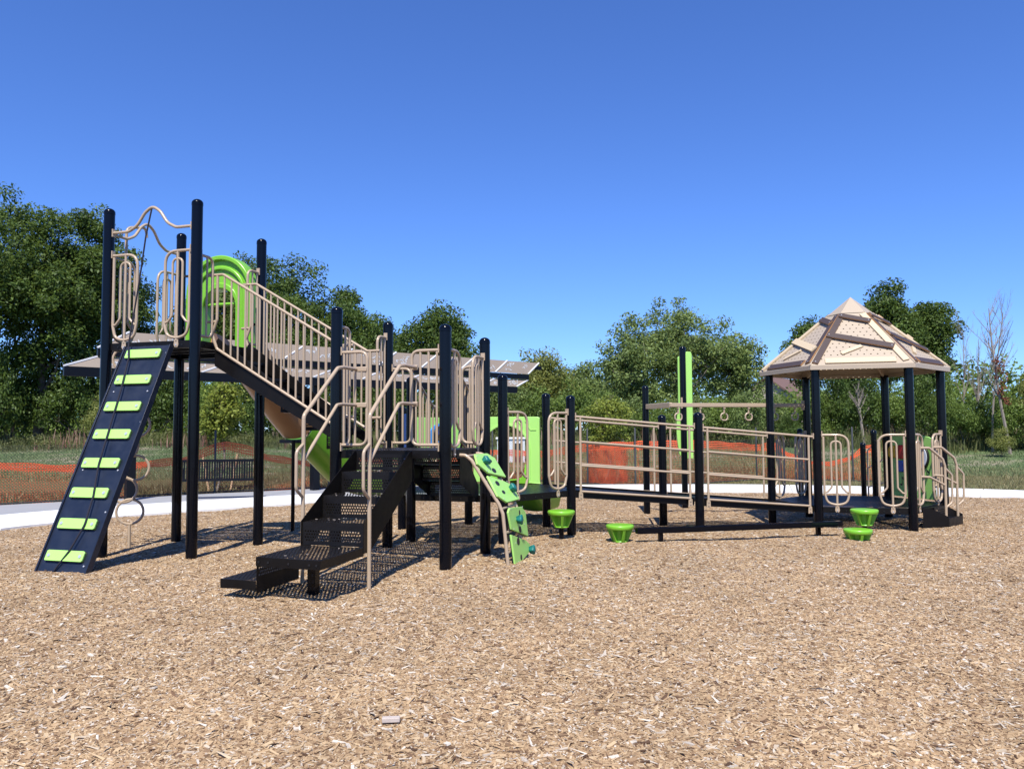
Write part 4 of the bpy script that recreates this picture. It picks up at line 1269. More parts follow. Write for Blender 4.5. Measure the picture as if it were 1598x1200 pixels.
knob(1.03, 1.02, .10, .05, .10, 'yellow'); knob(.84, 1.02, .10, .05, .11, 'red'); knob(.86, .79, .075, .075, .09, 'blue')
def note(x, z):
    mb = MB()
    mb.prism([gpp(x + .025 * math.cos(a), z + .018 * math.sin(a), .0015) for a in np.linspace(0, 2 * math.pi, 13)[:-1]], -outp * .002)
    mb.prism([gpp(a, b, .0015) for a, b in ((x - .025, z), (x - .017, z), (x - .017, z + .13), (x - .025, z + .13))], -outp * .002)
    mb.prism([gpp(a, b, .0015) for a, b in ((x - .025, z + .13), (x - .085, z + .07), (x - .08, z + .05), (x - .025, z + .10))], -outp * .002)
    part('music_note', mb, 'rubber', mp_)
note(.36, .64); note(.90, .50)

# ---- hexagonal pitched roof
gc = (P['G1'] + P['G5']) / 2
RR = 1.36; ze, za = 2.295, 3.42
apex = Vector((gc.x + .01, gc.y, za))
K6 = [gc + U2(AN + math.pi + k * math.pi / 3) * RR + Z * ze for k in range(6)]
roof = part('roof', MB().lathe([(.05, 3.05), (.05, 3.3)], 12, (gc.x, gc.y, 0)), 'rooftan', play)
def rface(k):
    a_, b_ = K6[k], K6[(k + 1) % 6]; mid = (a_ + b_) / 2
    Uv = (b_ - a_).normalized(); Vv = (apex - mid); L = Vv.length; Vv.normalize(); Nn = Uv.cross(Vv)
    return a_, b_, mid, Uv, Vv, L, Nn
PL = [('a', (-.615, .03), (-.165, 1.165), .085), ('c', (.575, .05), (.125, 1.185), .085), ('b', (-.20, 1.135), (.215, .965), .085),
      ('d', (-.41, .665), (.455, .345), .105), ('e', (-.245, .235), (.035, .400), .055), ('f', (-.475, .075), (.445, .072), .105)]
COLS = {1: 'DTDDTT', 0: 'TDDTTD', 2: 'DTDDTD', 3: 'TDDTTD', 4: 'DTDDTT', 5: 'DTDTDT'}
for k in range(6):
    a_, b_, mid, Uv, Vv, L, Nn = rface(k)
    hw = (b_ - a_).length / 2; t1 = .76
    rf = MB().perf([(-hw, 0), (hw, 0), (hw * (1 - t1), L * t1), (-hw * (1 - t1), L * t1)], mid, Uv, Vv, .088, .019, .05)
    rp_ = part('roof_face', rf, 'rooftan', roof, smooth=False)
    fa = MB().prism([a_, b_, b_ + Z * -.062, a_ + Z * -.062], -(Vector((Nn.x, Nn.y, 0)).normalized()) * .012)
    part('fascia', fa, 'rooftan', roof, smooth=False)
    rg = MB().tube([a_ + Z * .004, a_.lerp(apex, .77) + Z * .006], .011, 6); part('ridge', rg, 'rooftan', roof)
    for j, (nm, p0, p1, wd) in enumerate(PL):
        c_ = COLS[k][j]
        d_ = Vector((p1[0] - p0[0], p1[1] - p0[1])); d_.normalize()
        pr = Vector((-d_[1], d_[0]))
        h0 = .004 + (.024 if nm in 'bd' else 0.0) + (.024 if nm == 'e' and False else 0)
        A_ = mid + Uv * p0[0] + Vv * p0[1]; B_ = mid + Uv * p1[0] + Vv * p1[1]
        D3 = (B_ - A_).normalized(); W3 = Nn.cross(D3)
        mb = MB().box((A_ + B_) / 2 + Nn * (h0 + .010), (B_ - A_).length, wd, .020, D3, W3, Nn)
        me_ = part('roof_plank', mb, ['slatdark' if c_ == 'D' else 'slattan', 'slatcore'], roof, bevel=.0)
        me_.data.polygons.foreach_set('material_index', [1 if i not in (0, 1) else 0 for i in range(6)]) if c_ == 'D' else None
        sc = MB()
        for q in (A_ + D3 * .03, B_ - D3 * .03):
            c0 = q + Nn * (h0 + .0202); sc.tube([c0, c0 + Nn * .004], .008, 8)
        part('bolt', sc, 'zinc', me_)
cap = MB()
cap.add([K6[k].lerp(apex, .745) + Z * .012 for k in range(6)] + [apex + Z * .012], [(k, (k + 1) % 6, 6) for k in range(6)])
part('roof_cap', cap, 'rooftan', roof, smooth=False)
un = MB()
for k in range(6):
    un.bar(P['G%d' % ((2, 1, 3, 4, 5, 6)[k])] + Z * 2.235, apex - Z * .35, .03, .05)
part('rafter', un, 'rooftan', roof, smooth=False)

# ------------------------------------------------------------------ free standing equipment
bb = Vector((1.835, 9.928, 0)); be = Vector((4.038, 10.562, 0))
beam = thing('balance_beam', (2.9, 10.24, 0), 'long low black balance beam on short legs in front of the tan-railed ramp', 'balance beam')
part('beam', MB().bar(bb - r30 * .32 + Z * .150, bb + r30 * 2.55 + Z * .150, .09, .072), 'post', beam, smooth=False, bevel=.008)
for q in (bb, be): part('leg', MB().box(q + Z * -.04, .052, .052, .31, r30, c120, Z), 'post', beam, smooth=False, bevel=.004)

def pod(x, y, ztop, rot, label, stem=True, r=.175, hh=.21):
    g0 = float(chip_h(x, y))
    t = thing('stepping_pod', (x, y, g0), label, 'stepping pod', 'lime green stepping pods beside the ramp')
    c0 = Vector((x, y, 0))
    part('pod_top', MB().lathe([(.05, ztop - .055), (r - .012, ztop - .055), (r - .004, ztop - .045), (r, ztop - .012), (r - .008, ztop), (r - .03, ztop + .003), (.02, ztop + .001)], 36, c0), 'limepl', t, sharp=1.0)
    zb = ztop - hh
    mb = MB().lathe([(.072, zb), (.075, zb + .02), (.085, ztop - .055)], 20, c0)
    part('pod_core', mb, 'limepl', t)
    for k in range(6):
        a = rot + k * math.pi / 3; d = Vector((math.cos(a), math.sin(a), 0)); s_ = Vector((-d.y, d.x, 0))
        poly = [c0 + d * .06 + Z * zb, c0 + d * .095 + Z * zb, c0 + d * (r - .010) + Z * (ztop - .05), c0 + d * .06 + Z * (ztop - .05)]
        part('pod_rib', MB().prism([q - s_ * .016 for q in poly], s_ * .032), 'limepl', t, bevel=.003)
    part('pod_base', MB().lathe([(.088, zb - .004), (.095, zb + .006), (.09, zb + .016)], 20, c0), 'limepl', t)
    if stem: part('stem', MB().lathe([(.030, -.25), (.030, zb)], 16, c0), 'post', t)
pod(.62, 10.19, .372, .55, 'tallest lime stepping pod, on a black stem before the left end of the ramp')
pod(1.34, 9.99, .212, .75, 'lime stepping pod set straight on the chips just left of the balance beam', stem=False)
pod(4.64, 10.53, .332, .60, 'rear lime stepping pod, behind the lowest one below the roofed deck')
pod(4.37, 10.12, .125, .45, 'lowest lime stepping pod, half sunk in the chips under the roofed deck', stem=False)

# ------------------------------------------------------------------ shelter with hanging bench
sh = thing('shade_shelter', (-5.5, 18.6, -.05), 'long shade shelter with leaf-cut taupe panels on black beams behind the tower', 'shelter')
sdv = Vector((.7317, .6816, 0)); sout = Vector((.52, .85, 0)).normalized()
A1_ = Vector((-8.86, 15.6, 0)); L1 = 12.3
A2_ = Vector((-8.50, 16.17, 0)); A3_ = Vector((-8.14, 16.76, 0))
z1_, z2_, z3_ = 2.70, 3.115, 3.52
def beam_(name, a, zc, h, off=.15, ln=L1):
    return part(name, MB().bar(a - sdv * 0 + Z * zc, a + sdv * ln + Z * zc, .09, h), 'fascia', sh, smooth=False, bevel=.004)
beam_('beam', A1_, z1_ - .09, .19); beam_('beam', A2_, z2_ - .078, .15)
beam_('beam', A3_ + sout * .12, z3_ - .16, .12)
random.seed(11)
def shade_panel(a, b, c, d):
    """a,b lower edge, c,d upper edge (d above a)"""
    def q(u, v): return a.lerp(b, u).lerp(d.lerp(c, u), v)
    mb = MB(); mb.add([q(0, 0), q(1, 0), q(1, 1), q(0, 1)], [(0, 1, 2, 3)])
    pn = part('shade_panel', mb, 'shade', sh, smooth=False, solid=-.004)
    nn_ = (b - a).cross(d - a).normalized()
    if nn_.z < 0: nn_ = -nn_
    lf = MB()
    for _ in range(4):
        uc, vc = random.uniform(.16, .84), random.uniform(.25, .75)
        for k in range(random.randint(5, 8)):
            an = random.uniform(0, 6.28); dist = random.uniform(.03, .12)
            cu_, cv_ = uc + dist * math.cos(an) * .8, vc + dist * math.sin(an) * 1.3
            c0 = q(min(.95, max(.05, cu_)), min(.93, max(.07, cv_)))
            ud = (b - a).normalized(); vd = nn_.cross(ud)
            dd_ = ud * math.cos(an) + vd * math.sin(an); ww_ = nn_.cross(dd_)
            L_ = random.uniform(.03, .065); W_ = L_ * .30
            lf.prism([c0 + nn_ * .003 + dd_ * L_ * x + ww_ * W_ * y for x, y in ((-1, 0), (-.4, .8), (.3, .9), (1, 0), (.3, -.9), (-.4, -.8))], nn_ * .003)
    part('leaf_pattern', lf, 'leafprint', pn, smooth=False, kind='stuff')
    return pn
NPAN = 9
for tier, (a, za_, b, zb_) in enumerate(((A1_, z1_ + .012, A2_, 2.945), (A2_, z2_ + .012, A3_, z3_))):
    for i in range(NPAN):
        s0_, s1_ = L1 * i / NPAN + .02, L1 * (i + 1) / NPAN - .02
        shade_panel(a + sdv * s0_ + Z * za_, a + sdv * s1_ + Z * za_, b + sdv * s1_ + Z * zb_, b + sdv * s0_ + Z * zb_)
    for i in range(NPAN + 1):
        s0_ = L1 * i / NPAN
        part('panel_trim', MB().bar(a + sdv * s0_ + Z * (za_ + .006), b + sdv * s0_ + Z * (zb_ + .006), .04, .03), 'white', sh, smooth=False)
for q in (Vector((-8.17, 17.0, 0)), Vector((-4.88, 19.64, 0)), Vector((-1.4, 22.7, 0))):
    part('shelter_post', MB().box(q + Z * 1.25, .18, .18, 2.7, sdv, sdv.cross(Z), Z), 'fascia', sh, smooth=False, bevel=.006)
mb = MB().box(Vector((-4.88, 19.64, .72)) - Vector((.0, .15, 0)), .11, .004, .13, sdv, sdv.cross(Z), Z); part('plate', mb, 'white', sh)

bn = thing('swing_bench', (-6.35, 17.15, .40), 'black slatted swing bench hanging under the shelter behind the tower posts', 'bench')
bd_ = Vector((1, .20, 0)).normalized(); bo = Vector((bd_.y, -bd_.x, 0))
B0 = Vector((-7.12, 17.05, 0)); BL = 1.55
for zz in (.775, .36):
    part('bench_rail', MB().bar(B0 + Z * zz, B0 + bd_ * BL + Z * zz, .035, .055), 'fascia', bn, smooth=False)
NS = 30
for i in range(NS):
    x = .03 + (BL - .06) * i / (NS - 1); wd = .046 if i % 5 == 0 else .033
    part('bench_slat', MB().bar(B0 + bd_ * x + Z * .375, B0 + bd_ * x + Z * .755, wd, .006, bo), 'fascia', bn, smooth=False)
mb = MB()
for j in range(5): mb.bar(B0 + Z * .36 + bo * (-.05 - j * .09), B0 + bd_ * BL + Z * .36 + bo * (-.05 - j * .09), .06, .012)
part('seat', mb, 'fascia', bn, smooth=False)
for x in (-.02, BL + .02):
    q = B0 + bd_ * x
    part('armrest', MB().tube(fillet([q + Z * .36, q + Z * .60, q + Z * .60 - bo * .40, q + Z * .36 - bo * .42], .08, 5), .016, 8), 'fascia', bn)
    part('hanger', MB().tube([q + Z * .60 - bo * .2, q + Z * 2.62 - bo * .1], .008, 6), 'fascia', bn)

# ------------------------------------------------------------------ fence and safety net
FP = [(-17.5, 10.0), (-14.3, 12.6), (-12.2, 14.4), (-10.3, 16.02), (-9.2, 17.0), (-7.67, 18.5), (-6.2, 19.45), (-4.66, 20.6), (-2.6, 22.6), (-.6, 23.9), (1.0, 23.3), (2.1, 22.2), (3.4, 21.15), (5.3, 22.1), (7.14, 23.25), (8.6, 23.0), (9.96, 22.5), (10.4, 22.4)]
fp3 = [Vector((x, y, 0)) for x, y in FP]
cum = [0]
for i in range(1, len(fp3)): cum.append(cum[-1] + (fp3[i] - fp3[i - 1]).length)
def fence_at(s):
    s = max(0, min(cum[-1] - 1e-6, s))
    for i in range(len(cum) - 1):
        if cum[i + 1] >= s:
            return fp3[i].lerp(fp3[i + 1], (s - cum[i]) / (cum[i + 1] - cum[i]))
fg = lambda p_: float(-0.045 if p_.y < 20.3 else field_h(p_.x, p_.y))
fence = thing('chain_link_fence', (-4.66, 20.6, -.05), 'black chain link fence on thin posts along the far edge of the path', 'fence')
s = .2
k_ = 0
pos_list = [cum[3] - 2.8, cum[3] - 6, cum[5] + .72, cum[7] - .1, cum[8], cum[9], cum[11], cum[12] - .15, cum[13], cum[14], cum[16] - .3]
for s in pos_list:
    p_ = fence_at(s)
    part('fence_post', MB().lathe([(.024, -.2), (.024, 1.42), (.010, 1.44)], 10, p_), 'wire', fence)
# diamonds
pitch = .062; H0_, H1_ = -.03, 1.16
V_ = []; Fq = []
def strand(a, b, wd):
    a = Vector(a); b = Vector(b); d = (b - a)
    t = Vector((d.y, -d.x, 0)).normalized() if abs(d.x) + abs(d.y) > 1e-6 else Vector((0, 1, 0))
    dn = d.normalized(); s1 = dn.cross(t).normalized() * wd / 2
    base = len(V_)
    o1 = t * (wd * .4)
    V_.extend([a + s1, a - s1 * .5 + o1, a - s1 * .5 - o1, b + s1, b - s1 * .5 + o1, b - s1 * .5 - o1])
    Fq.extend([(base, base + 1, base + 4, base + 3), (base + 1, base + 2, base + 5, base + 4), (base + 2, base, base + 3, base + 5)])
Hh = H1_ - H0_
s = 0.0
while s < cum[-1] - Hh - .02:
    for sg in (1, -1):
        s_a, s_b = (s, s + Hh) if sg > 0 else (s + Hh, s)
        for q in range(3):
            ta, tb = q / 3, (q + 1) / 3
            pa = fence_at(s_a + (s_b - s_a) * ta); pb = fence_at(s_a + (s_b - s_a) * tb)
            strand((pa.x, pa.y, fg(pa) + H0_ + Hh * ta + .03), (pb.x, pb.y, fg(pb) + H0_ + Hh * tb + .03), .0058)
    s += pitch
me = fast_mesh('wire_mesh', np.array([tuple(v) for v in V_]), np.array(Fq), 'wire')
o = bpy.data.objects.new('wire_mesh', me); col.objects.link(o); o.parent = fence; o.location = -WLOC[fence]
mb = MB()
pts = [fence_at(cum[-1] * i / 80) for i in range(81)]
mb.tube([(q.x, q.y, fg(q) + .02) for q in pts], .014, 6)
part('bottom_rail', mb, 'wire', fence)

# orange net, sagging between ties
def build_net(name, s0, s1, tops, zb, off, label, amp=.05, cell=.052, strand_w=.016):
    V_ = []; Fq = []; k = 0
    ns = int((s1 - s0) / cell)
    S_ = [s0 + (s1 - s0) * i / ns for i in range(ns + 1)]
    nr = 20
    g = np.zeros((ns + 1, nr + 1, 3))
    for i, s in enumerate(S_):
        p_ = fence_at(s); p2 = fence_at(s + .05); t = (p2 - p_)
        if t.length < 1e-6: t = p_ - fence_at(s - .05)
        t.normalize(); nn_ = Vector((-t.y, t.x, 0))
        zt = float(np.interp(s, [a for a, b in tops], [b for a, b in tops]))
        g0_ = fg(p_)
        for j in range(nr + 1):
            v = j / nr
            zz = g0_ + zb + (zt - g0_ - zb) * v + .012 * math.sin(s * 7 + j)
            wv = off + amp * (math.sin(s * 1.9 + v * 2) * .6 + math.sin(s * 5.3 + v * 5) * .3) * (1 - .3 * v)
            q = p_ + nn_ * wv + t * (.05 * math.sin(v * 3 + s * .8))
            g[i, j] = (q.x, q.y, zz)
    w_ = strand_w
    up_ = np.array([0, 0, 1.0])
    Vs = []; Fs = []
    def addq(a, b, c, d):
        base = len(Vs); Vs.extend([a, b, c, d]); Fs.append((base, base + 1, base + 2, base + 3))
    for j in range(nr + 1):
        ww = w_ * (1.6 if j >= nr - 3 else .30)
        for i in range(ns):
            a, b = g[i, j], g[i + 1, j]
            addq(a - up_ * ww / 2, b - up_ * ww / 2, b + up_ * ww / 2, a + up_ * ww / 2)
    for i in range(ns + 1):
        i2 = min(i + 1, ns); t = g[i2, 0] - g[max(0, i - 1), 0]; t = t / (np.linalg.norm(t) + 1e-9)
        for j in range(0, nr):
            a, b = g[i, j], g[i, j + 1]
            wv_ = w_ * (.5 if j >= nr - 4 else .14); addq(a - t * wv_, a + t * wv_, b + t * wv_, b - t * wv_)
    me = fast_mesh(name, np.array(Vs), np.array(Fs), 'orange')
    o = bpy.data.objects.new(name, me); col.objects.link(o)
    return tagit(o, label, 'safety net', 'orange safety nets tied to the fence')
c_ = cum
build_net('safety_net', c_[0] + .3, c_[7] - .5, [(c_[0], 1.0), (c_[2], .98), (c_[3], .80), (c_[4] - .3, .70), (c_[4] + .6, .67), (c_[5], .80), (c_[5] + .75, 1.12), (c_[5] + .95, 1.16), (c_[5] + 1.5, 1.02), (c_[6] + .2, .82), (c_[6] + .9, .70), (c_[7], .5)], -.02, .10,
          'orange plastic safety net sagging along the fence behind the ramp climber and swing bench')
build_net('safety_net', c_[7] - .3, c_[10], [(c_[7] - .3, .62), (c_[7] + .6, .78), (c_[8], .45), (c_[9], .8), (c_[10], .75)], .0, .12,
          'orange safety net slumped low on the fence, seen between stair and arch panel', amp=.12)
build_net('safety_net', c_[10] - .1, c_[14] + .1, [(c_[10], .80), (c_[11], 1.0), (c_[12], 1.07), (c_[13], 1.07), (c_[14], .93)], .0, .08,
          'orange safety net stretched taut on the fence behind the long ramp')
build_net('safety_net', c_[14] + .15, c_[17] - .05, [(c_[14], .93), (c_[14] + .55, .98), (c_[14] + .9, .70), (c_[15] + .1, .45), (c_[15] + .6, .42), (c_[16] - .3, .60), (c_[16], .86), (c_[17], .95)], .0, .05,
          'orange safety net dipping in a deep curve behind the roofed deck', amp=.03)
mb = MB().box((10.35, 22.42, .45), .05, .05, 1.2); 
part('fence_post', mb, 'wood', fence)

# ------------------------------------------------------------------ vegetation
rng = np.random.default_rng(5)
def leaf_quads(centers, radii, per, size, flat=0.75, seed=0, up=0.5, sizevar=.45):
    """many small two-triangle leaves around clump centres -> V, F, tint"""
    g = np.random.default_rng(seed)
    n_ = len(centers)
    cnt = np.maximum(6, (per * (radii / radii.mean()) ** 2).astype(int))
    ci = np.repeat(np.arange(n_), cnt); T = len(ci)
    d = g.normal(size=(T, 3)); d /= np.linalg.norm(d, axis=1)[:, None]
    rad = g.random(T) ** 0.42
    pos = centers[ci] + d * (rad * radii[ci])[:, None] * np.array([1, 1, flat])
    nrm_ = d * .6 + g.normal(size=(T, 3)) * .75 + np.array([0, 0, up]); nrm_ /= np.linalg.norm(nrm_, axis=1)[:, None]
    a = g.normal(size=(T, 3)); a -= nrm_ * (a * nrm_).sum(1)[:, None]; a /= np.linalg.norm(a, axis=1)[:, None]
    b = np.cross(nrm_, a)
    sz = size * (1 + sizevar * (g.random(T) - .5) * 2)
    L = a * sz[:, None]; W = b * (sz * .52)[:, None]
    fold = nrm_ * (sz * .12)[:, None]
    V = np.stack([pos - L * .5, pos + W * .5 + fold, pos + L * .6, pos - W * .5 + fold], 1).reshape(-1, 3)
    F = np.arange(T * 4).reshape(-1, 4)
    tint = np.clip(.5 + .22 * g.normal(size=T) + .16 * g.normal(size=n_)[ci], 0, 1)
    return V, F, tint

def make_crown(seed, H, W, base=.28, nclump=150, per=150, size=.17, cr=(.45, .95), top=.5, gaps=.0, D=None, lobes=7):
    """crown envelope = several overlapping lobes, clumps near their shells"""
    g = np.random.default_rng(seed)
    D = D or W
    lob = []
    for i in range(lobes):
        t = (i + .5) / lobes
        z = H * (base + (1 - base) * (0.16 + .68 * t))
        prof_ = math.sin(math.pi * min(1, (t * .82 + .14))) ** .7
        rr_ = W / 2 * prof_ * g.uniform(.48, .70)
        an = g.uniform(0, 2 * math.pi); off = W / 2 * prof_ * g.uniform(.25, .48)
        lob.append((math.cos(an) * off, math.sin(an) * off * D / W, z, rr_))
        an += math.pi * g.uniform(.7, 1.3)
        lob.append((math.cos(an) * off, math.sin(an) * off * D / W, z + g.uniform(-.04, .06) * H, rr_ * g.uniform(.8, 1)))
    lob.append((g.uniform(-.1, .1) * W, 0, H * (1 - .13), W * .20))
    lob.append((0, 0, H * (base + (1 - base) * .5), W * .34))
    lob = np.array(lob)
    vol = lob[:, 3] ** 2
    pick = g.choice(len(lob), nclump, p=vol / vol.sum())
    d = g.normal(size=(nclump, 3)); d /= np.linalg.norm(d, axis=1)[:, None]
    d[:, 2] = np.where(d[:, 2] < -.3, -d[:, 2] * .6, d[:, 2])
    rad = lob[pick, 3] * (g.random(nclump) ** .35)
    cs = lob[pick, :3] + d * rad[:, None] * np.array([1, 1, .85])
    cs[:, 2] = np.clip(cs[:, 2], H * base * .85, H * .985)
    radii = g.uniform(*cr, nclump)
    V, F, tint = leaf_quads(cs, radii, per, size, seed=seed + 1)
    return V, F, tint, cs

def limbs(mb, cs, H, base, seed, r0, nb=14, lean=(0, 0)):
    g = random.Random(seed)
    top = H * .80
    trunk = []
    for i in range(9):
        t = i / 8
        trunk.append(Vector((lean[0] * t * H + .12 * math.sin(i * 1.3 + seed), lean[1] * t * H + .10 * math.cos(i * 1.7 + seed), -.3 + (top + .3) * t)))
    mb.tube(trunk, [r0 * (1.25 if i == 0 else 1 - .82 * i / 8) for i in range(9)], 9)
    order = list(range(len(cs))); g.shuffle(order)
    for k in order[:nb]:
        c = Vector(cs[k]);
        zt = max(H * base * .5, c.z - (abs(c.x) + abs(c.y)) * g.uniform(.5, .9))
        zt = min(zt, top * .95)
        t = (zt + .3) / (top + .3); i = min(7, int(t * 8)); q = trunk[i].lerp(trunk[i + 1], t * 8 - i)
        midp = q.lerp(c, .5) + Vector((g.uniform(-.3, .3), g.uniform(-.3, .3), g.uniform(-.1, .5)))
        rb = r0 * (1 - .8 * t) * .55
        mb.tube([q, q.lerp(midp, .5) + Vector((0, 0, .08)), midp, c], [rb, rb * .8, rb * .6, rb * .22], 6)
        for _ in range(2):
            c2 = Vector(cs[order[(k * 7 + _ * 13) % len(order)]])
            if (c2 - midp).length < H * .32:
                mb.tube([midp, midp.lerp(c2, .5) + Vector((0, 0, .15)), c2], [rb * .5, rb * .32, rb * .12], 5)

def tree(x, y, H, W, label, leaf='leaf_dark', seed=1, base=.25, bark='bark', r0=None, nclump=150, per=150, size=.17, cr=(.45, .95), nb=14, D=None, lobes=7, group='trees lining the far side of the field', name='tree', cat='tree', lean=(0, 0)):
    z0 = float(field_h(x, y))
    t = thing(name, (x, y, z0), label, cat, group)
    V, F, tint, cs = make_crown(seed, H, W, base, nclump, per, size, cr, D=D, lobes=lobes)
    cs = cs + np.array([lean[0], lean[1], 0]) * cs[:, 2:3]
    V[:, 0] += lean[0] * V[:, 2]
    me = fast_mesh('crown', V, F, leaf, tint=tint)
    o = bpy.data.objects.new('crown', me); col.objects.link(o); o.parent = t; WLOC[o] = WLOC[t]
    mb = MB(); limbs(mb, cs, H, base, seed, r0 or H * .018, nb, lean)
    o2 = bpy.data.objects.new('trunk', mesh_of(mb, 'trunk', bark)); col.objects.link(o2); o2.parent = t
    return t

#  x, y, H, W
def px(u, Y): return (u - 799) / 1235.6 * Y
def hz(v, Y, x=0): return 1.4 + (672 - v) * Y / 1235.6 - float(field_h(x, Y))
TREES = [
 # (u, Y, top v, width px, label, kwargs)
 (-40, 40, 285, 260, 'dense dark tree cut by the left edge of the photo, tall behind the ramp climber', dict(seed=3, base=.14, nclump=230)),
 (62, 41, 294, 190, 'tallest dark leafy tree at far left, pale grey trunk showing at its foot', dict(seed=4, base=.16, nclump=230)),
 (140, 43, 300, 190, 'dark leafy tree just behind the left tower post', dict(seed=5, wm=1.0, base=.14, nclump=220)),
 (205, 47, 415, 100, 'lower dark tree filling the gap right of the tall left trees', dict(seed=6, wm=.75, base=.1, nclump=80)),
 (268, 62, 490, 130, 'distant hazy green tree seen through the tower opening', dict(seed=7, wm=1.0, base=.1, leaf='leaf_grey', nclump=110, size=.22)),
 (350, 50, 392, 170, 'broad tree rising behind the green slide hood', dict(seed=8, wm=1.15, base=.15, nclump=200)),
 (405, 52, 396, 150, 'leafy dark tree between the slide hood and the next rounded crown', dict(seed=28, base=.15, nclump=150)),
 (432, 48, 400, 195, 'rounded dark tree behind the upper end of the tower stair', dict(seed=9, base=.15, nclump=230)),
 (545, 49, 447, 130, 'dark leafy tree behind the middle of the stair railings', dict(seed=10, base=.15, nclump=170)),
 (590, 52, 480, 90, 'narrower tree just left of the gap of sky over the shelter', dict(seed=12, base=.12, nclump=110)),
 (684, 46, 472, 125, 'lone round tree standing above the shelter roof', dict(seed=13, wm=1.2, base=.22, nclump=150)),
 (845, 50, 545, 100, 'olive yellow tinted tree right of the shelter roof end', dict(seed=14, wm=1.15, base=.1, leaf='leaf_olive', nclump=120, per=120)),
 (905, 52, 572, 110, 'low grey green tree between the two deck posts and the large willow', dict(seed=15, base=.08, leaf='leaf_grey', nclump=120, per=110)),
 (990, 44, 488, 130, 'left part of the big airy grey green tree, limbs showing through', dict(seed=16, wm=1.15, base=.10, leaf='leaf_grey', bark='barkpale', nclump=170, per=85, nb=46, size=.16, cr=(.3, .75), lobes=9)),
 (1062, 45, 458, 150, 'tallest airy grey green tree with pale forked limbs in the centre right', dict(seed=17, wm=1.15, base=.14, leaf='leaf_grey', bark='barkpale', nclump=200, per=85, nb=60, size=.16, cr=(.3, .75), lobes=10)),
 (1145, 46, 497, 120, 'airy grey green tree just left of the hexagonal roof', dict(seed=18, wm=1.1, base=.12, leaf='leaf_grey', bark='barkpale', nclump=140, per=85, nb=44, size=.16, cr=(.3, .75), lobes=9)),
 (1262, 48, 488, 70, 'small dark treetop showing left of the roof apex', dict(seed=19, wm=1.0, base=.30, nclump=70)),
 (1318, 47, 480, 90, 'dark tree directly behind the hexagonal roof', dict(seed=20, wm=1.05, base=.2, nclump=110)),
 (1388, 44, 430, 100, 'tall dark tree rising above the right side of the hexagonal roof', dict(seed=21, wm=1.05, base=.22, nclump=170)),
 (1448, 45, 462, 90, 'dark tree right of the roof, slightly lower than its neighbour', dict(seed=22, wm=1.05, base=.25, nclump=140)),
]
for u, Y, v, wp_, lab, kw in TREES:
    x = px(u, Y)
    tree(x, Y, hz(v, Y, x), wp_ / 1235.6 * Y * kw.pop('wm', 1.38), lab, **kw)

# shrubs / understorey: shared crowns
SH = []
for i, (lf, sd_) in enumerate((('leaf_mid', 31), ('leaf_dark', 32), ('leaf_grey', 33), ('leaf_mid', 34), ('leaf_olive', 35), ('leaf_dark', 36))):
    V, F, tint, cs = make_crown(sd_, 3.6, 4.2, .02, 80, 90, .135, (.35, .75), lobes=5)
    me = fast_mesh('foliage', V, F, lf, tint=tint)
    mb = MB(); limbs(mb, cs, 3.6, .05, sd_, .05, 12)
    SH.append((me, mesh_of(mb, 'stem', 'bark')))
def shrub(u, Y, v, wpx, kind, label, name='shrub', dz=1.0):
    x = px(u, Y); z0 = float(field_h(x, Y))
    H = hz(v, Y, x); W = wpx / 1235.6 * Y
    t = thing(name, (x, Y, z0 - .1), label, 'shrub', 'shrubs and undergrowth below the tree line')
    t.rotation_euler = (0, 0, random.uniform(0, 6.28)); t.scale = (W / 4.2, W / 4.2, H / 3.6)
    for nm, me in (('foliage', SH[kind][0]), ('stem', SH[kind][1])):
        o = bpy.data.objects.new(nm, me); col.objects.link(o); o.parent = t
random.seed(21)
SHR = [(-20, 38, 540, 120, 1), (20, 41, 530, 120, 1), (75, 42, 545, 120, 1), (130, 41, 550, 120, 1), (160, 36, 612, 60, 4), (185, 42, 560, 110, 1), (235, 43, 560, 110, 1), (290, 44, 555, 110, 1), (330, 40, 575, 110, 0), (385, 41, 590, 100, 1),
       (430, 43, 560, 110, 1), (470, 41, 620, 90, 0), (520, 43, 575, 110, 1), (575, 43, 590, 110, 1), (630, 42, 585, 100, 1), (680, 41, 595, 110, 1), (725, 42, 600, 90, 2), (765, 43, 590, 90, 2), (805, 42, 600, 90, 2), (850, 41, 600, 100, 3), (895, 42, 590, 90, 3),
       (940, 40, 610, 90, 0), (985, 40, 620, 90, 2), (1030, 39, 625, 90, 3), (1075, 39, 615, 90, 2), (1120, 39, 620, 90, 3), (1165, 38, 610, 80, 2), (1205, 41, 615, 70, 2), (1232, 37, 648, 50, 1), (1268, 38, 600, 90, 0), (1310, 38, 585, 90, 1), (1350, 37, 592, 90, 1), (1395, 37, 600, 80, 3), (1440, 36, 590, 80, 1),
       (1478, 35, 585, 60, 0), (1500, 34, 612, 70, 3), (1535, 34, 630, 70, 1), (1570, 33, 612, 80, 0), (1605, 33, 600, 80, 4), (1560, 31, 672, 50, 4), (1650, 33, 600, 100, 1)]
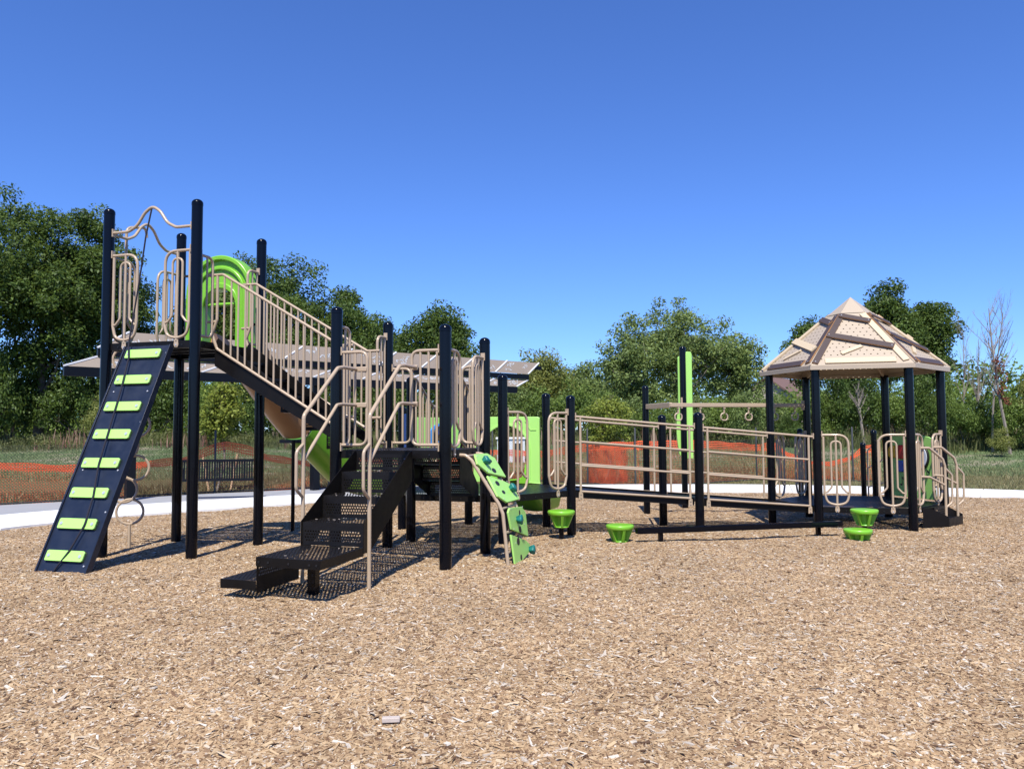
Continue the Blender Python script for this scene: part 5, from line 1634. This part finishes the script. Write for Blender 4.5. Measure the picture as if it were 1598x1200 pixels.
NEAR = ['left edge of the photo', 'grey trunk at far left', 'left foot of the tall trees', 'ramp climber', 'left tower post', 'rings of the pole climber', 'tower deck', 'middle tower post', 'right tower post', 'staked sapling', 'slide joint', 'slide support pole', 'lime slide', 'lower stair post', 'landing post', 'shelter beam', 'shelter end', 'steering wheel panel', 'arch panel left', 'arch panel', 'arch panel right', 'two deck posts', 'ramp start', 'netted sapling', 'ring beam arm', 'tall lime board', 'first hanging ring', 'second ramp post', 'brown house roof', 'brown roof corner', 'left roofed deck posts', 'hexagonal deck front', 'pale leaning trunk', 'music panel', 'low stair handrails', 'right roof post', 'bare tree group left', 'bare tree group middle', 'reddish vine trunk', 'right edge of the photo', 'leaning bare trunk', 'far right corner']
KW = ['bushy green', 'dark dense', 'grey green', 'mid green', 'yellowish', 'deep shaded']
while len(NEAR) < len(SHR): NEAR.append('far undergrowth')
for (u, Y, v, wp_, k), nr_ in zip(SHR, NEAR):
    shrub(u, Y, v, wp_, k, '%s undergrowth bush seen behind the %s' % (KW[k], nr_))

# far wood belt closing the view between the trees
cs = []; g = np.random.default_rng(77)
for i in range(1500):
    x = g.uniform(-62, 62); y = g.uniform(56, 66); z = g.uniform(0, 4.2 + 1.2 * math.sin(x * .21) + .8 * math.sin(x * .57 + 1)) + .5
    cs.append((x, y, z))
V, F, tint = leaf_quads(np.array(cs), g.uniform(1.0, 1.7, len(cs)), 60, .34, seed=78)
o = bpy.data.objects.new('distant_woodland', fast_mesh('distant_woodland', V, F, 'leaf_mid', tint=tint)); col.objects.link(o)
tagit(o, 'belt of distant woodland closing the view behind the trees', kind='stuff')

# staked saplings
def sapling(x, y, H, W, label, seed, wrap=False):
    z0 = float(field_h(x, y))
    t = thing('sapling', (x, y, z0), label, 'young tree', 'staked young trees by the fence')
    V, F, tint, cs = make_crown(seed, H, W, .30, 95, 48, .085, (.16, .34), lobes=5)
    o = bpy.data.objects.new('crown', fast_mesh('crown', V, F, 'leaf_young', tint=tint)); col.objects.link(o); o.parent = t; WLOC[o] = WLOC[t]
    mb = MB(); limbs(mb, cs, H, .3, seed, .035, 22)
    o = bpy.data.objects.new('trunk', mesh_of(mb, 'trunk', 'barkpale')); col.objects.link(o); o.parent = t
    for a, ln in ((-.42, .0), (.42, .0)):
        b = Vector((x + a * .55, y - .1, z0 - .2)); tp_ = Vector((x + a * 1.05, y - .12, z0 + .95))
        part('stake', MB().bar(b, tp_, .045, .045), 'wood', t, smooth=False)
    return t
sapling(px(347, 20.2), 20.2, 2.95, 1.35, 'young leafy tree with wooden stakes behind the swing bench', 41)
ts = sapling(px(945, 22.6), 22.6, 2.55, 1.5, 'young light green tree wrapped in orange netting behind the ramp', 42)
Vs = []; Fs = []
c0 = np.array([px(945, 22.6), 22.6]); z0 = float(field_h(*c0))
for lay in range(2):
    r_ = .56 - lay * .04; ph = lay * .05
    A = 72; Rr = 21
    def wp2(i, j):
        a = 2 * math.pi * i / A + ph; rr_ = r_ * (1 + .10 * math.sin(3 * a + 1) + .03 * math.sin(j * .6 + a * 7)); return np.array([c0[0] + rr_ * math.cos(a), c0[1] + rr_ * math.sin(a), z0 + .02 + 1.08 * j / Rr + .03 * math.sin(a * 5)])
    for i in range(A):
        for j in range(Rr + 1):
            a, b = wp2(i, j), wp2(i + 1, j); k = len(Vs); u_ = np.array([0, 0, .005]); Vs += [a - u_, b - u_, b + u_, a + u_]; Fs.append((k, k + 1, k + 2, k + 3))
            if j < Rr:
                b = wp2(i, j + 1); t_ = wp2(i + 1, j) - a; t_ = t_ / np.linalg.norm(t_) * .004; k = len(Vs); Vs += [a - t_, a + t_, b + t_, b - t_]; Fs.append((k, k + 1, k + 2, k + 3))
o = bpy.data.objects.new('guard_net', fast_mesh('guard_net', np.array(Vs), np.array(Fs), 'orange')); col.objects.link(o)
o.parent = ts; o.location = -WLOC[ts]

# bare trees at the right
def bare_tree(u, Y, v, label, seed, r0=.11, lean=0.0, spread=.5, vine=False, crook=.0):
    x = px(u, Y); z0 = float(field_h(x, Y)); H = hz(v, Y, x)
    t = thing('bare_tree', (x, Y, z0), label, 'bare tree', 'leafless dead trees at the right')
    g = random.Random(seed); mb = MB()
    def branch(p, d, L, r, depth):
        pts = [p]; q = p.copy(); dd = d.copy(); n_ = 5 if depth else 9
        for i in range(n_):
            js = .14 if depth else .035
            dd = (dd + Vector((g.uniform(-js, js), g.uniform(-js, js), .06 if depth else .02))).normalized()
            q = q + dd * (L / n_); pts.append(q.copy())
        mb.tube(pts, [r * (1 - .75 * i / n_) for i in range(n_ + 1)], 6 if depth < 2 else 4)
        if depth >= 3: return
        nb = (17, 7, 4)[depth]
        for k in range(nb):
            tt = g.uniform(.38 if depth == 0 else .25, .97); i = min(n_ - 1, int(tt * n_)); b = pts[i].lerp(pts[i + 1], tt * n_ - i)
            an = g.uniform(0, 6.28); side = Vector((math.cos(an), math.sin(an), 0))
            nd = (dd * .75 + side * spread * g.uniform(.8, 1.4) + Vector((0, 0, .25))).normalized()
            branch(b, nd, L * (1 - tt * .55) * g.uniform(.30, .5), r * (1 - .7 * tt) * .5, depth + 1)
    st_ = []
    branch(Vector((0, 0, -.2)), Vector((lean, 0, 1)).normalized(), H * .97, r0, 0)
    o = bpy.data.objects.new('trunk', mesh_of(mb, 'trunk', 'barkpale')); col.objects.link(o); o.parent = t; WLOC[o] = WLOC[t]
    if vine:
        cs = np.array([(lean * z + g.uniform(-.12, .12), g.uniform(-.2, .1), z) for z in np.linspace(H * .32, H * .60, 16)])
        V, F, tint = leaf_quads(cs, np.full(16, .17), 22, .10, seed=seed)
        o = bpy.data.objects.new('vine', fast_mesh('vine', V, F, 'leaf_red', tint=tint)); col.objects.link(o); o.parent = t
bare_tree(1574, 32, 468, 'leafless grey tree with reddish vine on its trunk, at the far right', 51, .075, -.10, .6, True)
bare_tree(1546, 33, 478, 'slender leafless tree left of the vine-covered one', 52, .055, -.03, .35)
bare_tree(1526, 35, 520, 'thin leafless tree, second of the bare group at right', 53, .045, .0, .35)
bare_tree(1500, 35, 505, 'leftmost thin leafless tree, just right of the roofed deck', 54, .042, -.01, .3)
bare_tree(1348, 36, 600, 'pale leaning dead trunk seen between the roofed deck posts', 55, .085, -.05, .7)

# tall weeds, turf and scrub
def blades(name, n_, xf, yf, h, wd, leaf, label, seed, lean=.35, dens=None):
    g = np.random.default_rng(seed)
    X, Y = xf(g, n_), yf(g, n_)
    if dens is not None:
        k = dens(X, Y, g); X, Y = X[k], Y[k]
    T = len(X)
    z0 = field_h(X, Y)
    hh = h[0] + (h[1] - h[0]) * g.random(T) ** 1.3
    cl = .5 + .5 * np.sin(X * 1.7 + 2 * np.sin(Y * .9)) * np.sin(X * .63 + Y)
    hh *= .65 + .6 * cl
    an = g.random(T) * 6.283; w2 = wd * (.6 + .8 * g.random(T))
    dx, dy = np.cos(an) * w2, np.sin(an) * w2
    lx, ly = g.normal(size=T) * lean * hh, g.normal(size=T) * lean * hh
    V = np.stack([np.stack([X - dx, Y - dy, z0 - .03], 1), np.stack([X + dx, Y + dy, z0 - .03], 1), np.stack([X + lx + dx * .15, Y + ly + dy * .15, z0 + hh], 1), np.stack([X + lx * .9 - dx * .25, Y + ly * .9 - dy * .25, z0 + hh * .93], 1)], 1).reshape(-1, 3)
    tint = np.clip(.45 + .25 * g.normal(size=T), 0, 1)
    o = bpy.data.objects.new(name, fast_mesh(name, V, np.arange(T * 4).reshape(-1, 4), leaf, tint=tint)); col.objects.link(o)
    tagit(o, label, kind='stuff')
def fan_x(g, n_, Y): return (g.random(n_) * 2 - 1) * (Y * .72 + 3)
def mk(y0, y1):
    st = {}
    def yf(g, n_): return st['y']
    def xf(g, n_):
        st['y'] = y0 + (y1 - y0) * g.random(n_); return fan_x(g, n_, st['y'])
    return xf, yf
xf, yf = mk(36.5, 43.5)
blades('tall_weeds', 30000, xf, yf, (.15, .75), .016, 'weed', 'tall green weeds along the foot of the trees', 61, .30, lambda X, Y, g: (Y > 37.0 + 1.2 * np.sin(X * .3)) | (X > 14))
xf, yf = mk(29.5, 37)
blades('tall_weeds', 24000, xf, yf, (.25, .9), .02, 'weed', 'tall weeds and goldenrod at the right of the field', 62, .18, lambda X, Y, g: (X > 14.5 + 1.5 * np.sin(Y)) & (Y > 38 - X * .28 + np.sin(X)))
xf, yf = mk(37, 42)
blades('seed_heads', 5000, xf, yf, (.45, 1.05), .03, 'weedred', 'reddish and pale seed heads standing in the weeds', 63, .12, lambda X, Y, g: np.sin(X * 1.1) > .35)
xf, yf = mk(24, 38)
blades('field_grass', 90000, xf, yf, (.03, .11), .016, 'turf', 'short mown grass of the field', 64, .5)
xf, yf = mk(15, 27)
def sc(X, Y, g):
    fy_ = np.interp(X, [p_[0] for p_ in FP], [p_[1] for p_ in FP])
    return (Y > fy_ + .25) & (Y < fy_ + 6.5 + 1.5 * np.sin(X * .7)) & (X < 10.5)
blades('meadow_scrub', 120000, xf, yf, (.02, .14), .013, 'meadow', 'low brown and olive scrub on the bank behind the fence', 65, .6, sc)
def sc2(X, Y, g):
    fy_ = np.interp(X, [p_[0] for p_ in FP], [p_[1] for p_ in FP])
    return (~inside_ring(X, Y, 2.15)) & (((Y < fy_ - .1) & (X > 3)) | (X > 10.2)) & (Y > 14)
xf, yf = mk(15, 27)
blades('verge_grass', 60000, xf, yf, (.03, .10), .010, 'verge', 'green grass verge beside the path at the right', 66, .5, sc2)

g = np.random.default_rng(91)
wx, wy = [], []
while len(wx) < 2600:
    Y_ = g.uniform(31, 43); X_ = g.uniform(-1, 1) * (Y_ * .7 + 2)
    if Y_ > 37.6 + 1.4 * math.sin(X_ * .31) or (X_ > 15 and Y_ > 38.5 - X_ * .27 + math.sin(X_)): wx.append(X_); wy.append(Y_)
wx, wy = np.array(wx), np.array(wy)
cs = np.stack([wx, wy, field_h(wx, wy) + g.uniform(.05, .55, len(wx)) * (.6 + .5 * np.sin(wx * 1.3))], 1)
V, F, tint = leaf_quads(cs, g.uniform(.22, .42, len(cs)), 26, .085, seed=92)
o = bpy.data.objects.new('weed_foliage', fast_mesh('weed_foliage', V, F, 'weed', tint=tint)); col.objects.link(o)
tagit(o, 'leafy weeds and brambles at the edge of the mown field', kind='stuff')

# ------------------------------------------------------------------ far buildings
def house(x, y, z, L, D, hw_, hr, wallm, roofm, label, cat, rz=0.0, name='house'):
    t = thing(name, (x, y, z), label, cat)
    dx = Vector((math.cos(rz), math.sin(rz), 0)); dy = Vector((-dx.y, dx.x, 0)); o_ = Vector((x, y, z))
    f_ = lambda a, b, c: o_ + dx * a + dy * b + Z * c
    mb = MB(); mb.box(f_(0, 0, hw_ / 2), L, D, hw_, dx, dy, Z)
    mb.add([f_(-L / 2, -D / 2, hw_), f_(-L / 2, D / 2, hw_), f_(-L / 2, 0, hw_ + hr - .05), f_(L / 2, -D / 2, hw_), f_(L / 2, D / 2, hw_), f_(L / 2, 0, hw_ + hr - .05)], [(0, 2, 1), (3, 4, 5)])
    part('wall', mb, wallm, t, smooth=False)
    mb = MB()
    for sg in (-1, 1):
        mb.add([f_(-L / 2 - .4, sg * (D / 2 + .4), hw_ - .2), f_(L / 2 + .4, sg * (D / 2 + .4), hw_ - .2), f_(L / 2 + .4, 0, hw_ + hr), f_(-L / 2 - .4, 0, hw_ + hr)], [(0, 1, 2, 3)])
    part('roof', mb, roofm, t, smooth=False, solid=.15)
    for a in np.linspace(-L * .32, L * .32, 3):
        w_ = part('window', MB().box(f_(a, -D / 2 - .02, hw_ * .55), 1.1, .08, 1.1, dx, dy, Z), 'white', t, smooth=False)
        part('pane', MB().box(f_(a, -D / 2 - .065, hw_ * .55), .95, .02, .95, dx, dy, Z), 'glass', w_, smooth=False)
house(px(1232, 85), 85, .8, 12, 9, 2.6, 3.2, 'wall', 'roofbrown', 'house with a brown shingle roof seen among trees left of the roofed deck', 'house', rz=.9)
house(px(165, 72), 72, .8, 10, 7, 1.9, 1.6, 'wall', 'roofgreen', 'building with a green metal roof glimpsed under the tall left trees', 'building', rz=.15, name='shed')
bz = float(field_h(0, 30.5)) - .05; bxx = px(797, 30.5)
bw = thing('white_cabin', (bxx, 30.5, bz), 'white clad cabin seen through the lime arch panel', 'cabin')
part('wall', MB().box((bxx, 30.5, bz + .45), 1.05, 1.0, .9), 'whitewall', bw, smooth=False)
part('roof', MB().box((bxx, 30.5, bz + .93), 1.15, 1.1, .06), 'white', bw, smooth=False)
part('door', MB().box((bxx + .25, 29.98, bz + .38), .35, .04, .72), 'glass', bw, smooth=False)
